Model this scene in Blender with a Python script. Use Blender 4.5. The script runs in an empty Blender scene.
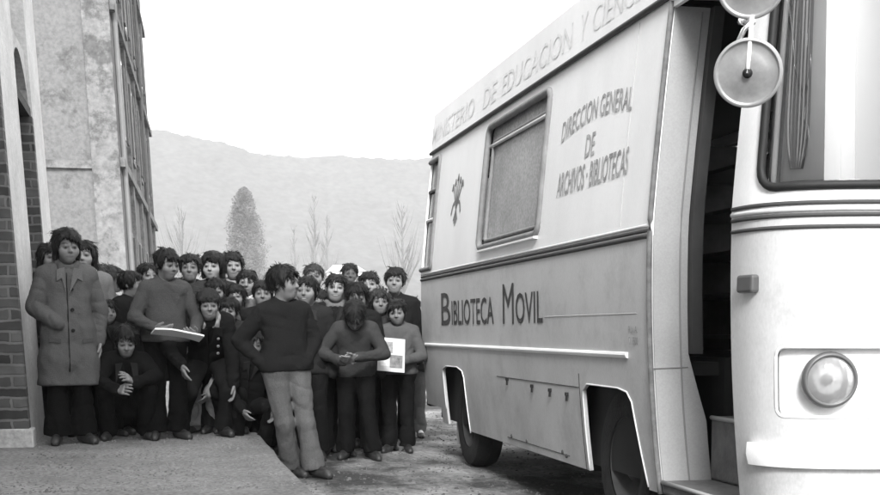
import bpy, bmesh, math, random
import numpy as np
from mathutils import Vector, Matrix
from mathutils.geometry import delaunay_2d_cdt
random.seed(7); np.random.seed(7)
R = math.radians
scene = bpy.context.scene
COL = scene.collection

# ------------------------------------------------------------------ camera
W0, H0, FPX = 880.0, 495.0, 1257.0
CAMH, PHI, TH = 1.0, R(12.34), math.atan(109 / 1257.0)
PX, PY = 440.0, 440.0
c_f = Vector((math.sin(PHI) * math.cos(TH), math.cos(PHI) * math.cos(TH), -math.sin(TH)))
c_r = Vector((math.cos(PHI), -math.sin(PHI), 0))
c_u = c_r.cross(c_f)
CAMP = Vector((0, 0, CAMH))
cd = bpy.data.cameras.new('camera'); cam = bpy.data.objects.new('camera', cd); COL.objects.link(cam)
cam.matrix_world = Matrix(((c_r.x, c_u.x, -c_f.x, 0), (c_r.y, c_u.y, -c_f.y, 0), (c_r.z, c_u.z, -c_f.z, CAMH), (0, 0, 0, 1)))
cd.sensor_width = 36; cd.lens = FPX / W0 * 36; cd.shift_y = (PY - H0 / 2) / W0
cd.clip_start = .05; cd.clip_end = 5000
scene.camera = cam

def ray(px, py): return (c_f + c_r * ((px - PX) / FPX) + c_u * ((PY - py) / FPX))
def atX(px, py, X): d = ray(px, py); return CAMP + d * (X / d.x)
def atY(px, py, Y): d = ray(px, py); return CAMP + d * (Y / d.y)
def atZ(px, py, Z): d = ray(px, py); return CAMP + d * ((Z - CAMH) / d.z)
def proj(p):
    q = Vector(p) - CAMP; z = q.dot(c_f)
    return PX + FPX * q.dot(c_r) / z, PY - FPX * q.dot(c_u) / z

# ------------------------------------------------------------------ materials (black and white photograph: all greys)
def mat(name, v, rough=.7, var=.0, scale=8, bump=0, bscale=60, v2=None, metal=0, coords='Object', stretch=(1, 1, 1), spec=.3, detail=6, fine=0, fscale=90):
    m = bpy.data.materials.new(name); m.use_nodes = True
    n = m.node_tree.nodes; l = m.node_tree.links; b = n['Principled BSDF']
    b.inputs['Roughness'].default_value = rough; b.inputs['Metallic'].default_value = metal
    b.inputs['Specular IOR Level'].default_value = spec
    b.inputs['Base Color'].default_value = (v, v, v, 1)
    if var or bump or fine:
        tc = n.new('ShaderNodeTexCoord'); mp = n.new('ShaderNodeMapping'); mp.inputs['Scale'].default_value = stretch
        l.new(tc.outputs[coords], mp.inputs['Vector'])
    if var or v2 is not None:
        nz = n.new('ShaderNodeTexNoise'); nz.inputs['Scale'].default_value = scale; nz.inputs['Detail'].default_value = detail
        nz.inputs['Roughness'].default_value = .65
        l.new(mp.outputs[0], nz.inputs['Vector'])
        rp = n.new('ShaderNodeValToRGB'); rp.color_ramp.elements[0].position = .32; rp.color_ramp.elements[1].position = .68
        a = v * (1 - var); c = min(v * (1 + var), .95) if v2 is None else v2
        rp.color_ramp.elements[0].color = (a, a, a, 1); rp.color_ramp.elements[1].color = (c, c, c, 1)
        l.new(nz.outputs['Fac'], rp.inputs[0]); out = rp.outputs[0]
        if fine:
            nf = n.new('ShaderNodeTexNoise'); nf.inputs['Scale'].default_value = fscale; nf.inputs['Detail'].default_value = 3
            l.new(mp.outputs[0], nf.inputs['Vector'])
            mr = n.new('ShaderNodeMapRange'); mr.inputs[1].default_value = .3; mr.inputs[2].default_value = .7
            mr.inputs[3].default_value = 1 - fine; mr.inputs[4].default_value = 1 + fine
            l.new(nf.outputs['Fac'], mr.inputs[0])
            mx = n.new('ShaderNodeMix'); mx.data_type = 'RGBA'; mx.blend_type = 'MULTIPLY'; mx.inputs[0].default_value = 1
            l.new(out, mx.inputs[6]); l.new(mr.outputs[0], mx.inputs[7]); out = mx.outputs[2]
        l.new(out, b.inputs['Base Color'])
    if bump:
        nb = n.new('ShaderNodeTexNoise'); nb.inputs['Scale'].default_value = bscale; nb.inputs['Detail'].default_value = 4
        l.new(mp.outputs[0], nb.inputs['Vector'])
        bp = n.new('ShaderNodeBump'); bp.inputs['Strength'].default_value = bump; bp.inputs['Distance'].default_value = .02
        l.new(nb.outputs['Fac'], bp.inputs['Height']); l.new(bp.outputs[0], b.inputs['Normal'])
    return m

# ------------------------------------------------------------------ object helpers
def link(name, me, m=None, parent=None, smooth=False):
    o = bpy.data.objects.new(name, me); COL.objects.link(o)
    if m is not None:
        for x in (m if isinstance(m, (list, tuple)) else [m]): me.materials.append(x)
    if smooth: me.polygons.foreach_set('use_smooth', [True] * len(me.polygons))
    if parent is not None:
        o.parent = parent; o.matrix_parent_inverse = parent.matrix_world.inverted()
    return o
def tag(o, label=None, cat=None, group=None, kind=None):
    if label: o['label'] = label
    if cat: o['category'] = cat
    if group: o['group'] = group
    if kind: o['kind'] = kind
    return o
def root(name, loc, label, cat, group=None):
    o = bpy.data.objects.new(name, None); COL.objects.link(o); o.location = loc; o.empty_display_size = .2
    o.matrix_world = Matrix.Translation(loc)
    return tag(o, label, cat, group)
class MB:
    def __init__(s): s.v = []; s.f = []
    def add(s, vs, fs):
        k = len(s.v); s.v += [tuple(x) for x in vs]; s.f += [tuple(i + k for i in f) for f in fs]
    def box(s, lo, hi, M=None):
        x0, y0, z0 = lo; x1, y1, z1 = hi
        vs = [Vector(p) for p in ((x0,y0,z0),(x1,y0,z0),(x1,y1,z0),(x0,y1,z0),(x0,y0,z1),(x1,y0,z1),(x1,y1,z1),(x0,y1,z1))]
        if M is not None: vs = [M @ v for v in vs]
        s.add(vs, ((3,2,1,0),(4,5,6,7),(0,1,5,4),(1,2,6,5),(2,3,7,6),(3,0,4,7)))
    def tube(s, pts, r, n=8, closed=False, r2=None):
        pts = [Vector(p) for p in pts]; k0 = len(s.v); N = len(pts); up = Vector((0, 0, 1))
        for i, p in enumerate(pts):
            a = pts[(i - 1) % N] if (closed or i > 0) else p; b = pts[(i + 1) % N] if (closed or i < N - 1) else p
            t = (b - a).normalized(); e = t.cross(up)
            if e.length < .05: e = t.cross(Vector((1, 0, 0)))
            e.normalize(); g = t.cross(e)
            rr = r if r2 is None else r + (r2 - r) * i / max(1, N - 1)
            for j in range(n):
                q = 2 * math.pi * j / n; s.v.append(tuple(p + (e * math.cos(q) + g * math.sin(q)) * rr))
        for i in range(N if closed else N - 1):
            for j in range(n):
                a = k0 + i * n + j; b = k0 + i * n + (j + 1) % n
                c = k0 + ((i + 1) % N) * n + (j + 1) % n; d = k0 + ((i + 1) % N) * n + j
                s.f.append((a, b, c, d))
        if not closed:
            s.f.append(tuple(k0 + j for j in range(n))); s.f.append(tuple(k0 + (N - 1) * n + j for j in range(n))[::-1])
    def lathe(s, prof, c, axis, n=32):
        axis = Vector(axis).normalized(); e = axis.orthogonal().normalized(); g = axis.cross(e); k0 = len(s.v); c = Vector(c)
        for (r, h) in prof:
            for j in range(n):
                q = 2 * math.pi * j / n; s.v.append(tuple(c + axis * h + (e * math.cos(q) + g * math.sin(q)) * max(r, 1e-4)))
        for i in range(len(prof) - 1):
            for j in range(n):
                s.f.append((k0 + i*n + j, k0 + i*n + (j+1) % n, k0 + (i+1)*n + (j+1) % n, k0 + (i+1)*n + j))
    def build(s, name, m, parent=None, smooth=False, fix=True):
        me = bpy.data.meshes.new(name); me.from_pydata(s.v, [], s.f); me.validate()
        if fix:
            bm = bmesh.new(); bm.from_mesh(me); bmesh.ops.recalc_face_normals(bm, faces=bm.faces); bm.to_mesh(me); bm.free()
        return link(name, me, m, parent, smooth)
def bevel(o, w=.01, seg=2):
    m = o.modifiers.new('bevel', 'BEVEL'); m.width = w; m.segments = seg; m.limit_method = 'ANGLE'; return o
def autosmooth(o, ang=40):
    me = o.data; me.polygons.foreach_set('use_smooth', [True] * len(me.polygons))
    me.set_sharp_from_angle(angle=R(ang)); return o

# ------------------------------------------------------------------ world and light
SUN_AZ, SUN_EL = Vector((-.16, -.80, 0)), R(36)
w = bpy.data.worlds.new('World'); scene.world = w; w.use_nodes = True
wn = w.node_tree.nodes; wl = w.node_tree.links; bg = wn['Background']
sky = wn.new('ShaderNodeTexSky'); sky.sky_type = 'NISHITA'; sky.sun_disc = False
sky.sun_elevation = SUN_EL; sky.sun_rotation = math.atan2(SUN_AZ.x, SUN_AZ.y); sky.dust_density = 6; sky.air_density = 1.5
bw = wn.new('ShaderNodeRGBToBW'); wl.new(sky.outputs[0], bw.inputs[0])
# an overcast veil: most of the sky's own gradient is evened out
mr = wn.new('ShaderNodeMix'); mr.data_type = 'FLOAT'; mr.inputs[0].default_value = .7; mr.inputs[3].default_value = 7.0
wl.new(bw.outputs[0], mr.inputs[2]); wl.new(mr.outputs[0], bg.inputs['Color']); bg.inputs['Strength'].default_value = .14
sd = bpy.data.lights.new('sun', 'SUN'); so = bpy.data.objects.new('sun', sd); COL.objects.link(so)
sd.energy = 1.5; sd.angle = R(14)
sdir = Vector((SUN_AZ.normalized().x * math.cos(SUN_EL), SUN_AZ.normalized().y * math.cos(SUN_EL), math.sin(SUN_EL)))
so.rotation_euler = sdir.to_track_quat('Z', 'Y').to_euler()
scene.view_settings.view_transform = 'Standard'; scene.view_settings.look = 'None'
scene.view_settings.gamma = 1; scene.view_settings.use_curve_mapping = False
scene.view_settings.exposure = 1.6
try:
    scene.cycles.max_bounces = 6; scene.cycles.volume_bounces = 1
except Exception: pass

# ------------------------------------------------------------------ setting: ground, road, pavement, hills
WALLX, KERBX, SWZ = -.93, .73, .18
m_ground = mat('field_earth', .22, .95, .35, .05, .3, 3)
me = MB(); me.add([(-1500, -80, -.02), (1500, -80, -.02), (1500, 1600, -.02), (-1500, 1600, -.02)], [(0, 1, 2, 3)])
tag(me.build('ground', m_ground), kind='structure')
m_road = mat('road_surface', .035, .95, .0, 1.3, .55, 35, v2=.22, detail=9, fine=.35, fscale=26, stretch=(1, .55, 1))
_r = [x for x in m_road.node_tree.nodes if x.type == 'VALTORGB'][0]; _r.color_ramp.elements[0].position = .44; _r.color_ramp.elements[1].position = .60
me = MB(); n = 90
me.add([(KERBX - .02 + 9 * i / 60, -8 + 78 * j / n, 0.012 * math.sin(i * .9 + j * .7) * 0) for j in range(n + 1) for i in range(61)],
       [(j * 61 + i, j * 61 + i + 1, (j + 1) * 61 + i + 1, (j + 1) * 61 + i) for j in range(n) for i in range(60)])
tag(me.build('road', m_road), kind='structure')
m_pave = mat('pavement_concrete', .165, .95, .32, 1.4, .7, 42, fine=.38, fscale=38, detail=8)
me = MB(); ny = 60; prof = [(WALLX - .6, SWZ), (-.4, SWZ), (.2, SWZ), (KERBX - .03, SWZ), (KERBX - .008, SWZ - .008), (KERBX, SWZ - .03), (KERBX, -.015)]
rng = random.Random(3)
vs = []
for j in range(ny + 1):
    y = -6 + 34 * j / ny; dx = rng.uniform(-.012, .012)
    for (x, z) in prof: vs.append((x + (dx if x > .6 else 0), y, z))
me.add(vs, [(j * 7 + i, j * 7 + i + 1, (j + 1) * 7 + i + 1, (j + 1) * 7 + i) for j in range(ny) for i in range(6)])
tag(me.build('pavement', m_pave), kind='structure')

def grit(name, x0, x1, y0, y1, z, n, m, seed, smin_, smax_):
    rg = random.Random(seed); b = MB()
    for i in range(n):
        y = y0 + (y1 - y0) * rg.random() ** 1.3; x = rg.uniform(x0, x1); r = rg.uniform(smin_, smax_) * (1.6 if rg.random() < .05 else 1); q = rg.uniform(0, 6.28); hz_ = r * rg.uniform(.4, .8)
        vs = [(x + math.cos(q + k * 1.2566) * r * rg.uniform(.7, 1.1), y + math.sin(q + k * 1.2566) * r * rg.uniform(.7, 1.1), z - .002) for k in range(5)]
        vs += [(x + (v[0] - x) * .55, y + (v[1] - y) * .55, z + hz_) for v in vs]
        b.add(vs, [(0,1,6,5), (1,2,7,6), (2,3,8,7), (3,4,9,8), (4,0,5,9), (5,6,7,8,9)])
    return tag(b.build(name, m), kind='stuff')
grit('grit', WALLX + .05, KERBX - .04, 6.6, 13, SWZ, 2600, mat('grit_stone', .17, .95, .5, 3), 21, .004, .011)
grit('gravel', KERBX + .03, 4.0, 6.0, 15, 0, 3000, mat('gravel_stone', .09, .95, .6, 3), 22, .005, .014)
def hill(name, prof_px, dist, depth, m, seed, rough):
    """ridge seen along prof_px [(px, py)] at the given distance, falling towards the viewer as a real slope"""
    rg = np.random.RandomState(seed); nx, ny = 520, 60; vs = []
    ph = rg.rand(6, 3) * 6.28
    xs = np.linspace(-dist * .9, dist * 1.1, nx)
    rid = []
    for (px, py) in prof_px:
        p = atY(px, py, dist); rid.append((p.x, p.z))
    rid.sort()
    for j in range(ny):
        t = j / (ny - 1)
        for x in xs:
            top = np.interp(x, [r[0] for r in rid], [r[1] for r in rid])
            y = dist - depth * (1 - t) if t <= 1 else dist
            z = top * (t ** 1.35)
            for k in range(6):
                z += rough * (t * .8 + .1) * math.sin(x * .007 * (k + 1) ** 1.4 + y * .007 * (k + 1) + ph[k, 0]) / (k + 1)
            z += (.25 + .75 * t) * (rg.rand() - .5) * 1.5 + .6 * t * math.sin(x * .13 + y * .06) * math.sin(x * .05)
            vs.append((x, y, z - .5))
    me = MB(); me.add(vs, [(j * nx + i, j * nx + i + 1, (j + 1) * nx + i + 1, (j + 1) * nx + i) for j in range(ny - 1) for i in range(nx - 1)])
    return tag(me.build(name, m, smooth=True), kind='structure')
m_hill = mat('hill_woods', .085, 1, .12, .05, .5, .2, fine=.22, fscale=.25, detail=12, stretch=(1, .35, 1.5))
HY = 780
hill('hills', [(-900, 60), (-300, 90), (60, 108), (160, 123), (200, 132), (260, 146), (330, 153), (400, 156), (470, 160), (700, 190), (1000, 230), (1700, 280)], HY, 310, m_hill, 4, 3.8)

# ------------------------------------------------------------------ near building on the left
BAT = .058   # the old walls lean back slightly
def lean(x, z): return x - BAT * max(0, z - SWZ)
m_white = mat('white_plaster', .46, .9, .14, 3, .25, 40, fine=.12, fscale=30)
m_greyplaster = mat('grey_plaster', .36, .9, .2, 3, .3, 30, fine=.2, fscale=30)
def brickmat(name, c1, c2, mo, axis='XZ'):
    m = bpy.data.materials.new(name); m.use_nodes = True; n = m.node_tree.nodes; l = m.node_tree.links; b = n['Principled BSDF']
    tc = n.new('ShaderNodeTexCoord'); sp = n.new('ShaderNodeSeparateXYZ'); cb = n.new('ShaderNodeCombineXYZ'); ad = n.new('ShaderNodeMath')
    l.new(tc.outputs['Object'], sp.inputs[0]); l.new(sp.outputs[0], ad.inputs[0]); l.new(sp.outputs[1], ad.inputs[1])
    l.new(ad.outputs[0], cb.inputs[0]); l.new(sp.outputs[2], cb.inputs[1])
    br = n.new('ShaderNodeTexBrick'); br.inputs['Color1'].default_value = (c1,) * 3 + (1,); br.inputs['Color2'].default_value = (c2,) * 3 + (1,)
    br.inputs['Mortar'].default_value = (mo,) * 3 + (1,); br.inputs['Scale'].default_value = 1
    br.inputs['Brick Width'].default_value = .24; br.inputs['Row Height'].default_value = .078; br.inputs['Mortar Size'].default_value = .011
    br.inputs['Mortar Smooth'].default_value = .3
    nz = n.new('ShaderNodeTexNoise'); nz.inputs['Scale'].default_value = 9; nz.inputs['Detail'].default_value = 6; l.new(tc.outputs['Object'], nz.inputs['Vector'])
    vm = n.new('ShaderNodeVectorMath'); vm.operation = 'MULTIPLY_ADD'; vm.inputs[1].default_value = (.05, .035, .02)
    l.new(nz.outputs['Color'], vm.inputs[0]); l.new(cb.outputs[0], vm.inputs[2]); l.new(vm.outputs[0], br.inputs['Vector'])
    mx = n.new('ShaderNodeMix'); mx.data_type = 'RGBA'; mx.blend_type = 'MULTIPLY'; mx.inputs[0].default_value = .7
    rp = n.new('ShaderNodeValToRGB'); rp.color_ramp.elements[0].position = .3; rp.color_ramp.elements[1].position = .7; rp.color_ramp.elements[0].color = (.45,) * 3 + (1,)
    l.new(nz.outputs['Fac'], rp.inputs[0]); l.new(br.outputs['Color'], mx.inputs[6]); l.new(rp.outputs[0], mx.inputs[7]); l.new(mx.outputs[2], b.inputs['Base Color'])
    bp = n.new('ShaderNodeBump'); bp.inputs['Strength'].default_value = .8; bp.inputs['Distance'].default_value = .02; bp.invert = True
    l.new(br.outputs['Fac'], bp.inputs['Height']); l.new(bp.outputs[0], b.inputs['Normal']); b.inputs['Roughness'].default_value = .95
    return m
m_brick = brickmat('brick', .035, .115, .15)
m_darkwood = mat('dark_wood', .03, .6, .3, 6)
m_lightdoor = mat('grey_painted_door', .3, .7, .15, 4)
nb = root('brick_building', (WALLX, 9, SWZ), 'near building of white plastered pilasters with brick lined doorways at far left', 'building')
J1 = 9.42   # near doorway ends
P1Y = 10.55  # the white pier ends, second doorway begins
J2, E2 = 11.75, 12.75
ZT = 7.0; DEP = .30; LZ = 2.86
def wbox(mb, x0, y0, z0, x1, y1, z1):
    """box whose street side leans with the wall"""
    vs = []
    for z in (z0, z1):
        s = BAT * max(0, z - SWZ)
        for (x, y) in ((x0, y0), (x1, y0), (x1, y1), (x0, y1)): vs.append((x - s, y, z))
    mb.add(vs, ((3,2,1,0),(4,5,6,7),(0,1,5,4),(1,2,6,5),(2,3,7,6),(3,0,4,7)))
b = MB(); wbox(b, -6, J1 + .012, SWZ - .2, WALLX, P1Y, ZT); wbox(b, -6, J2 + .012, SWZ - .2, WALLX, E2, ZT); b.build('pier', m_white, nb)
b = MB(); wbox(b, -6, -4, LZ + .55, WALLX - .015, J1 + .008, ZT); wbox(b, -6, P1Y + .003, LZ + .55, WALLX - .12, J2 + .008, ZT); b.build('upper_wall', m_greyplaster, nb)
# brick linings of the two doorways, facing the viewer
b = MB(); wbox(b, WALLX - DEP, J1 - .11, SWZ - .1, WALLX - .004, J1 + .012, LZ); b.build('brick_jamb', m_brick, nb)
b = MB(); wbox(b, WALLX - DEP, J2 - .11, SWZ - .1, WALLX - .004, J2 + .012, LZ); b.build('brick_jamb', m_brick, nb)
# plinth stones
b = MB(); wbox(b, WALLX - DEP + .01, J1 - .15, SWZ - .1, WALLX + .02, J1 + .06, SWZ + .13); bevel(b.build('plinth_stone', m_greyplaster, nb), .012)
# arch rings / lintels in a dark colour that includes the shade under them
m_soffit = mat('shaded_lintel', .035, .9, .3, 5)
for (y0, y1) in ((5.6, J1), (P1Y, J2)):
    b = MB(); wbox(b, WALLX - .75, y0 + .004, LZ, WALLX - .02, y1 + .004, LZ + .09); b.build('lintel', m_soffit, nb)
    # segmental arch filling, plastered, thicker towards the ends
    b = MB(); N = 14; vs = []
    for i in range(N + 1):
        t = i / N; y = y0 + .006 + (y1 - y0 - .01) * t; zb = LZ + .09 + .38 * math.sin(math.pi * t) ** .7
        for (x, z) in ((WALLX - .03, zb), (WALLX - .03, LZ + .56), (WALLX - .3, LZ + .56), (WALLX - .3, zb)): vs.append((lean(x, z), y, z))
    b.add(vs, [(i*4 + k, i*4 + (k+1) % 4, (i+1)*4 + (k+1) % 4, (i+1)*4 + k) for i in range(N) for k in range(4)] + [(0,1,2,3), (N*4+3, N*4+2, N*4+1, N*4)])
    b.build('arch', m_greyplaster, nb)
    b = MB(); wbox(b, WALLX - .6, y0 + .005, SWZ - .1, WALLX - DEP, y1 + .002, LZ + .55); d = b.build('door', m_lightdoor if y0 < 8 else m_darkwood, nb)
    b = MB(); wbox(b, WALLX - DEP - .01, y1 - .55, 1.15, WALLX - DEP + .05, y1 - .42, 1.19); b.build('handle', m_soffit, d)
b = MB(); wbox(b, -6, -4, SWZ - .2, WALLX - .01, 5.6, LZ + .549); b.build('side_wall', m_greyplaster, nb)

# ------------------------------------------------------------------ second building behind
Y0 = 29.0; X0 = atY(131, 250, Y0).x; X1 = atY(161, 250, 47.5).x; Y1 = 47.5
BZ = 15.0; BAT2 = .047
m_old = mat('old_stained_plaster', .15, .95, .07, .5, .4, 14, fine=.16, fscale=14, detail=12)
def add_stain(m, lo, hi, scale, dark, zc, zr):
    n = m.node_tree.nodes; l = m.node_tree.links; b = n['Principled BSDF']; src = b.inputs['Base Color'].links[0].from_socket
    tc = n.new('ShaderNodeTexCoord'); nz = n.new('ShaderNodeTexNoise'); nz.inputs['Scale'].default_value = scale; nz.inputs['Detail'].default_value = 12; nz.inputs['Roughness'].default_value = .75
    l.new(tc.outputs['Object'], nz.inputs['Vector']); sp = n.new('ShaderNodeSeparateXYZ'); l.new(tc.outputs['Object'], sp.inputs[0])
    a = n.new('ShaderNodeMath'); a.operation = 'SUBTRACT'; a.inputs[1].default_value = zc; l.new(sp.outputs[2], a.inputs[0])
    a2 = n.new('ShaderNodeMath'); a2.operation = 'ABSOLUTE'; l.new(a.outputs[0], a2.inputs[0])
    a3 = n.new('ShaderNodeMapRange'); a3.inputs[1].default_value = 0; a3.inputs[2].default_value = zr; a3.inputs[3].default_value = .09; a3.inputs[4].default_value = 0; l.new(a2.outputs[0], a3.inputs[0])
    ad = n.new('ShaderNodeMath'); l.new(nz.outputs['Fac'], ad.inputs[0]); l.new(a3.outputs[0], ad.inputs[1])
    mr = n.new('ShaderNodeMapRange'); mr.inputs[1].default_value = lo; mr.inputs[2].default_value = hi; mr.inputs[3].default_value = 1; mr.inputs[4].default_value = dark; l.new(ad.outputs[0], mr.inputs[0])
    mx = n.new('ShaderNodeMix'); mx.data_type = 'RGBA'; mx.blend_type = 'MULTIPLY'; mx.inputs[0].default_value = 1
    l.new(src, mx.inputs[6]); l.new(mr.outputs[0], mx.inputs[7]); l.new(mx.outputs[2], b.inputs['Base Color'])
add_stain(m_old, .56, .70, 1.6, .45, 5.9, 1.9)
m_quoin = mat('dressed_stone', .18, .95, .1, 2.4, .4, 9, fine=.25, fscale=9)
m_shutter = mat('wooden_shutter', .12, .8, .2, 3)
m_frame = mat('grey_frame', .2, .8, .1, 3)
m_darkglass = mat('dark_window_glass', .06, .15, spec=.5)
ob = root('plastered_building', (X0 - 3, Y0, 0), 'tall old stained plaster building with stone corner strip and shuttered windows down the street', 'building')
fd = Vector((X1 - X0, Y1 - Y0, 0)); FL = fd.length; fd.normalize(); fn = Vector((fd.y, -fd.x, 0))
def fac(u, o, z): p = Vector((X0, Y0, 0)) + fd * u + fn * o; return (p.x - BAT2 * z, p.y, z)
def fbox(mb, u0, u1, o0, o1, z0, z1):
    mb.add([fac(u, o, z) for z in (z0, z1) for (u, o) in ((u0, o0), (u1, o0), (u1, o1), (u0, o1))],
           ((3,2,1,0),(4,5,6,7),(0,1,5,4),(1,2,6,5),(2,3,7,6),(3,0,4,7)))
def gbox(mb, x0, x1, o0, o1, z0, z1):   # on the end wall: o is how far it stands proud towards the viewer
    mb.add([(X0 + x - BAT2 * z, Y0 - o, z) for z in (z0, z1) for (x, o) in ((x0, o0), (x1, o0), (x1, o1), (x0, o1))],
           ((3,2,1,0),(4,5,6,7),(0,1,5,4),(1,2,6,5),(2,3,7,6),(3,0,4,7)))
b = MB(); fbox(b, 0, FL, -10, 0, -.1, BZ); b.build('wall', m_old, ob)
b = MB(); gbox(b, -.58, .02, 0, .06, 0, BZ - .01); bevel(b.build('corner_strip', m_quoin, ob), .02)
add_stain(m_quoin, .52, .62, 1.9, .55, 7.0, 3)
b = MB(); gbox(b, -9, -.56, 0, .05, 4.55, 4.72); b.build('ledge', m_quoin, ob)
for z in (4.62, 8.0, 11.5):
    b = MB(); fbox(b, .05, FL, 0, .13, z, z + .2); b.build('string_course', m_quoin, ob)
b = MB(); fbox(b, -.25, FL + .3, -10.2, .55, BZ, BZ + .25); b.build('eaves', m_quoin, ob)
b = MB(); b.add([fac(u, o, z) for u in (-.3, FL + .3) for (o, z) in ((.7, BZ + .25), (-10.3, BZ + .25), (-4.8, BZ + 2.6))], [(0, 1, 2), (5, 4, 3), (0, 3, 4, 1), (1, 4, 5, 2), (2, 5, 3, 0)])
b.build('roof', m_shutter, ob)
for u in (3.8, 7.9, 12.0, 16.2):
    b = MB(); fbox(b, u, u + .55, 0, .09, 0, BZ); b.build('pilaster', m_quoin, ob)
for u in (1.6, 5.6, 9.6, 13.8):
    for z in (1.4, 5.5, 8.9, 12.2):
        b = MB(); fbox(b, u - .08, u + 1.18, .0, .06, z - .1, z + 1.95); f = b.build('window', m_frame, ob)
        b = MB(); fbox(b, u, u + 1.1, .055, .068, z, z + 1.85); b.build('pane', m_darkglass, f)
        for s in (-.50, 1.12):
            b = MB(); fbox(b, u + s, u + s + .48, .055, .10, z, z + 1.85); b.build('shutter', m_shutter, f)
b = MB(); b.tube([fac(.35, .1, z) for z in (0, 4, 8, BZ)], .06, 8); b.build('downpipe', m_frame, ob)
b = MB(); b.tube([fac(11.0, .12, z) for z in (0, 4, 8, BZ)], .06, 8); b.build('downpipe', m_shutter, ob)

# ------------------------------------------------------------------ distant trees and the pale house
m_bark = mat('bark', .16, .95, .3, 4)
def leafmat(v):
    return mat('needles', v, .9, .5, .4)
def bare_tree(px, topy, Y, label, seed, name='bare_tree', spread=.16):
    rg = random.Random(seed); top = atY(px, topy, Y); H = top.z
    r = root(name, (top.x, Y, 0), label, 'tree', 'bare trees in the valley')
    b = MB(); b.tube([(top.x + rg.uniform(-.1, .1), Y, H * t) for t in (0, .2, .45, .7, .9, 1)], H * .016, 7, r2=.015); b.build('trunk', m_bark, r)
    b = MB()
    for i in range(46):
        t = rg.uniform(.22, .96); a = rg.uniform(0, 6.28); L = H * spread * (1.15 - t) * rg.uniform(.6, 1.1)
        p = Vector((top.x, Y, H * t)); q = p + Vector((math.cos(a) * L * .6, math.sin(a) * L * .6, L * 1.3)); q2 = q + Vector((math.cos(a) * L * .25, math.sin(a) * L * .25, L * .9))
        b.tube([p, q, q2], .05 * (1.2 - t) * H / 10, 5, r2=.008)
        for k in range(5):
            s = rg.uniform(.2, 1); c = p.lerp(q, s); a2 = a + rg.uniform(-1.2, 1.2); l2 = L * rg.uniform(.3, .6)
            b.tube([c, c + Vector((math.cos(a2) * l2 * .6, math.sin(a2) * l2 * .6, l2))], .018 * H / 10, 4, r2=.005)
    b.build('crown', m_bark, r)
def conifer(px, topy, Y, wpx, label, seed):
    rg = random.Random(seed); top = atY(px, topy, Y); H = top.z; s = FPX / Y; rad = wpx / 2 / s
    r = root('conifer_tree', (top.x, Y, 0), label, 'tree')
    b = MB(); b.tube([(top.x, Y, 0), (top.x, Y, H * .9)], H * .02, 7, r2=.03); b.build('trunk', m_bark, r)
    b = MB()
    for i in range(26000):
        t = rg.random() ** .8; a = rg.uniform(0, 6.28); env = rad * min(1, math.sqrt(max(0, 1 - t)) * 1.25) * (.78 + .12 * math.sin(a * 3 + t * 13) + .12 * math.sin(a * 5 - t * 21 + 1)) * min(1, .55 + t * 3)
        q = env * math.sqrt(rg.uniform(.15, 1)) * (1 + .22 * max(0, math.sin(a * 7 + t * 31) * math.sin(t * 47 + a * 2))) * rg.uniform(.82, 1.12); c = Vector((top.x + math.cos(a) * q, Y + math.sin(a) * q, H * (.04 + .95 * t)))
        d = Vector((rg.uniform(-1, 1), rg.uniform(-1, 1), rg.uniform(-.2, 1.2))).normalized() * H * .010
        e = d.orthogonal().normalized() * H * .0042
        b.add([c - e, c + e, c + d], [(0, 1, 2)])
    b.build('crown', leafmat(.13), r)
conifer(244, 186, 270, 58, 'broad dark conifer rising hazily behind the crowd below the hill', 5)
bare_tree(314, 196, 250, 'slender bare tree above the heads left of the white house', 11)
bare_tree(327, 214, 270, 'shorter thin bare tree just above the pale house roof', 12)
bare_tree(402, 204, 210, 'bare forked tree beside the rear edge of the bus', 13, spread=.24)
bare_tree(294, 226, 300, 'small faint bare tree between the conifer and the slender one', 14)
bare_tree(182, 214, 240, 'bushy bare tree next to the far end of the old building', 15, spread=.3)
m_house = mat('white_wall_paint', .75, .9, .05, 2)
HYY = 200; hp = atY(348, 271, HYY); hw = 2.5
ho = root('white_house', (hp.x, HYY, 0), 'low white house with pale roof seen over the heads', 'building')
b = MB(); b.box((hp.x - hw, HYY, -.1), (hp.x + hw, HYY + 7, hp.z)); b.build('wall', m_house, ho)
b = MB(); z = hp.z; b.add([(hp.x - hw - .3, HYY - .4, z), (hp.x + hw + .3, HYY - .4, z), (hp.x + hw + .3, HYY + 7.4, z), (hp.x - hw - .3, HYY + 7.4, z), (hp.x - hw * .75, HYY + 3.5, z + 1.1), (hp.x + hw * .75, HYY + 3.5, z + 1.1)], [(0, 1, 5, 4), (1, 2, 5), (2, 3, 4, 5), (3, 0, 4), (3, 2, 1, 0)])
b.build('roof', mat('pale_tiles', .6, .9, .1, 2), ho)
for zz in (hp.z - 1.9, hp.z - 4.8, hp.z - 7.7):
    for k in (-1.6, 0, 1.6):
        b = MB(); b.box((hp.x + k - .4, HYY - .03, zz), (hp.x + k + .4, HYY + .02, zz + 1.2)); b.build('window', m_darkglass, ho)

# ------------------------------------------------------------------ haze
m = bpy.data.materials.new('valley_haze'); m.use_nodes = True; n = m.node_tree.nodes; n.remove(n['Principled BSDF'])
pv = n.new('ShaderNodeVolumePrincipled'); pv.inputs['Color'].default_value = (.97, .97, .97, 1); pv.inputs['Density'].default_value = .00042
pv.inputs['Anisotropy'].default_value = 0
m.node_tree.links.new(pv.outputs[0], n['Material Output'].inputs['Volume'])
b = MB(); b.box((-1550, -90, -1.5), (1550, 1620, 250)); tag(b.build('haze', m), kind='stuff')

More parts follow.
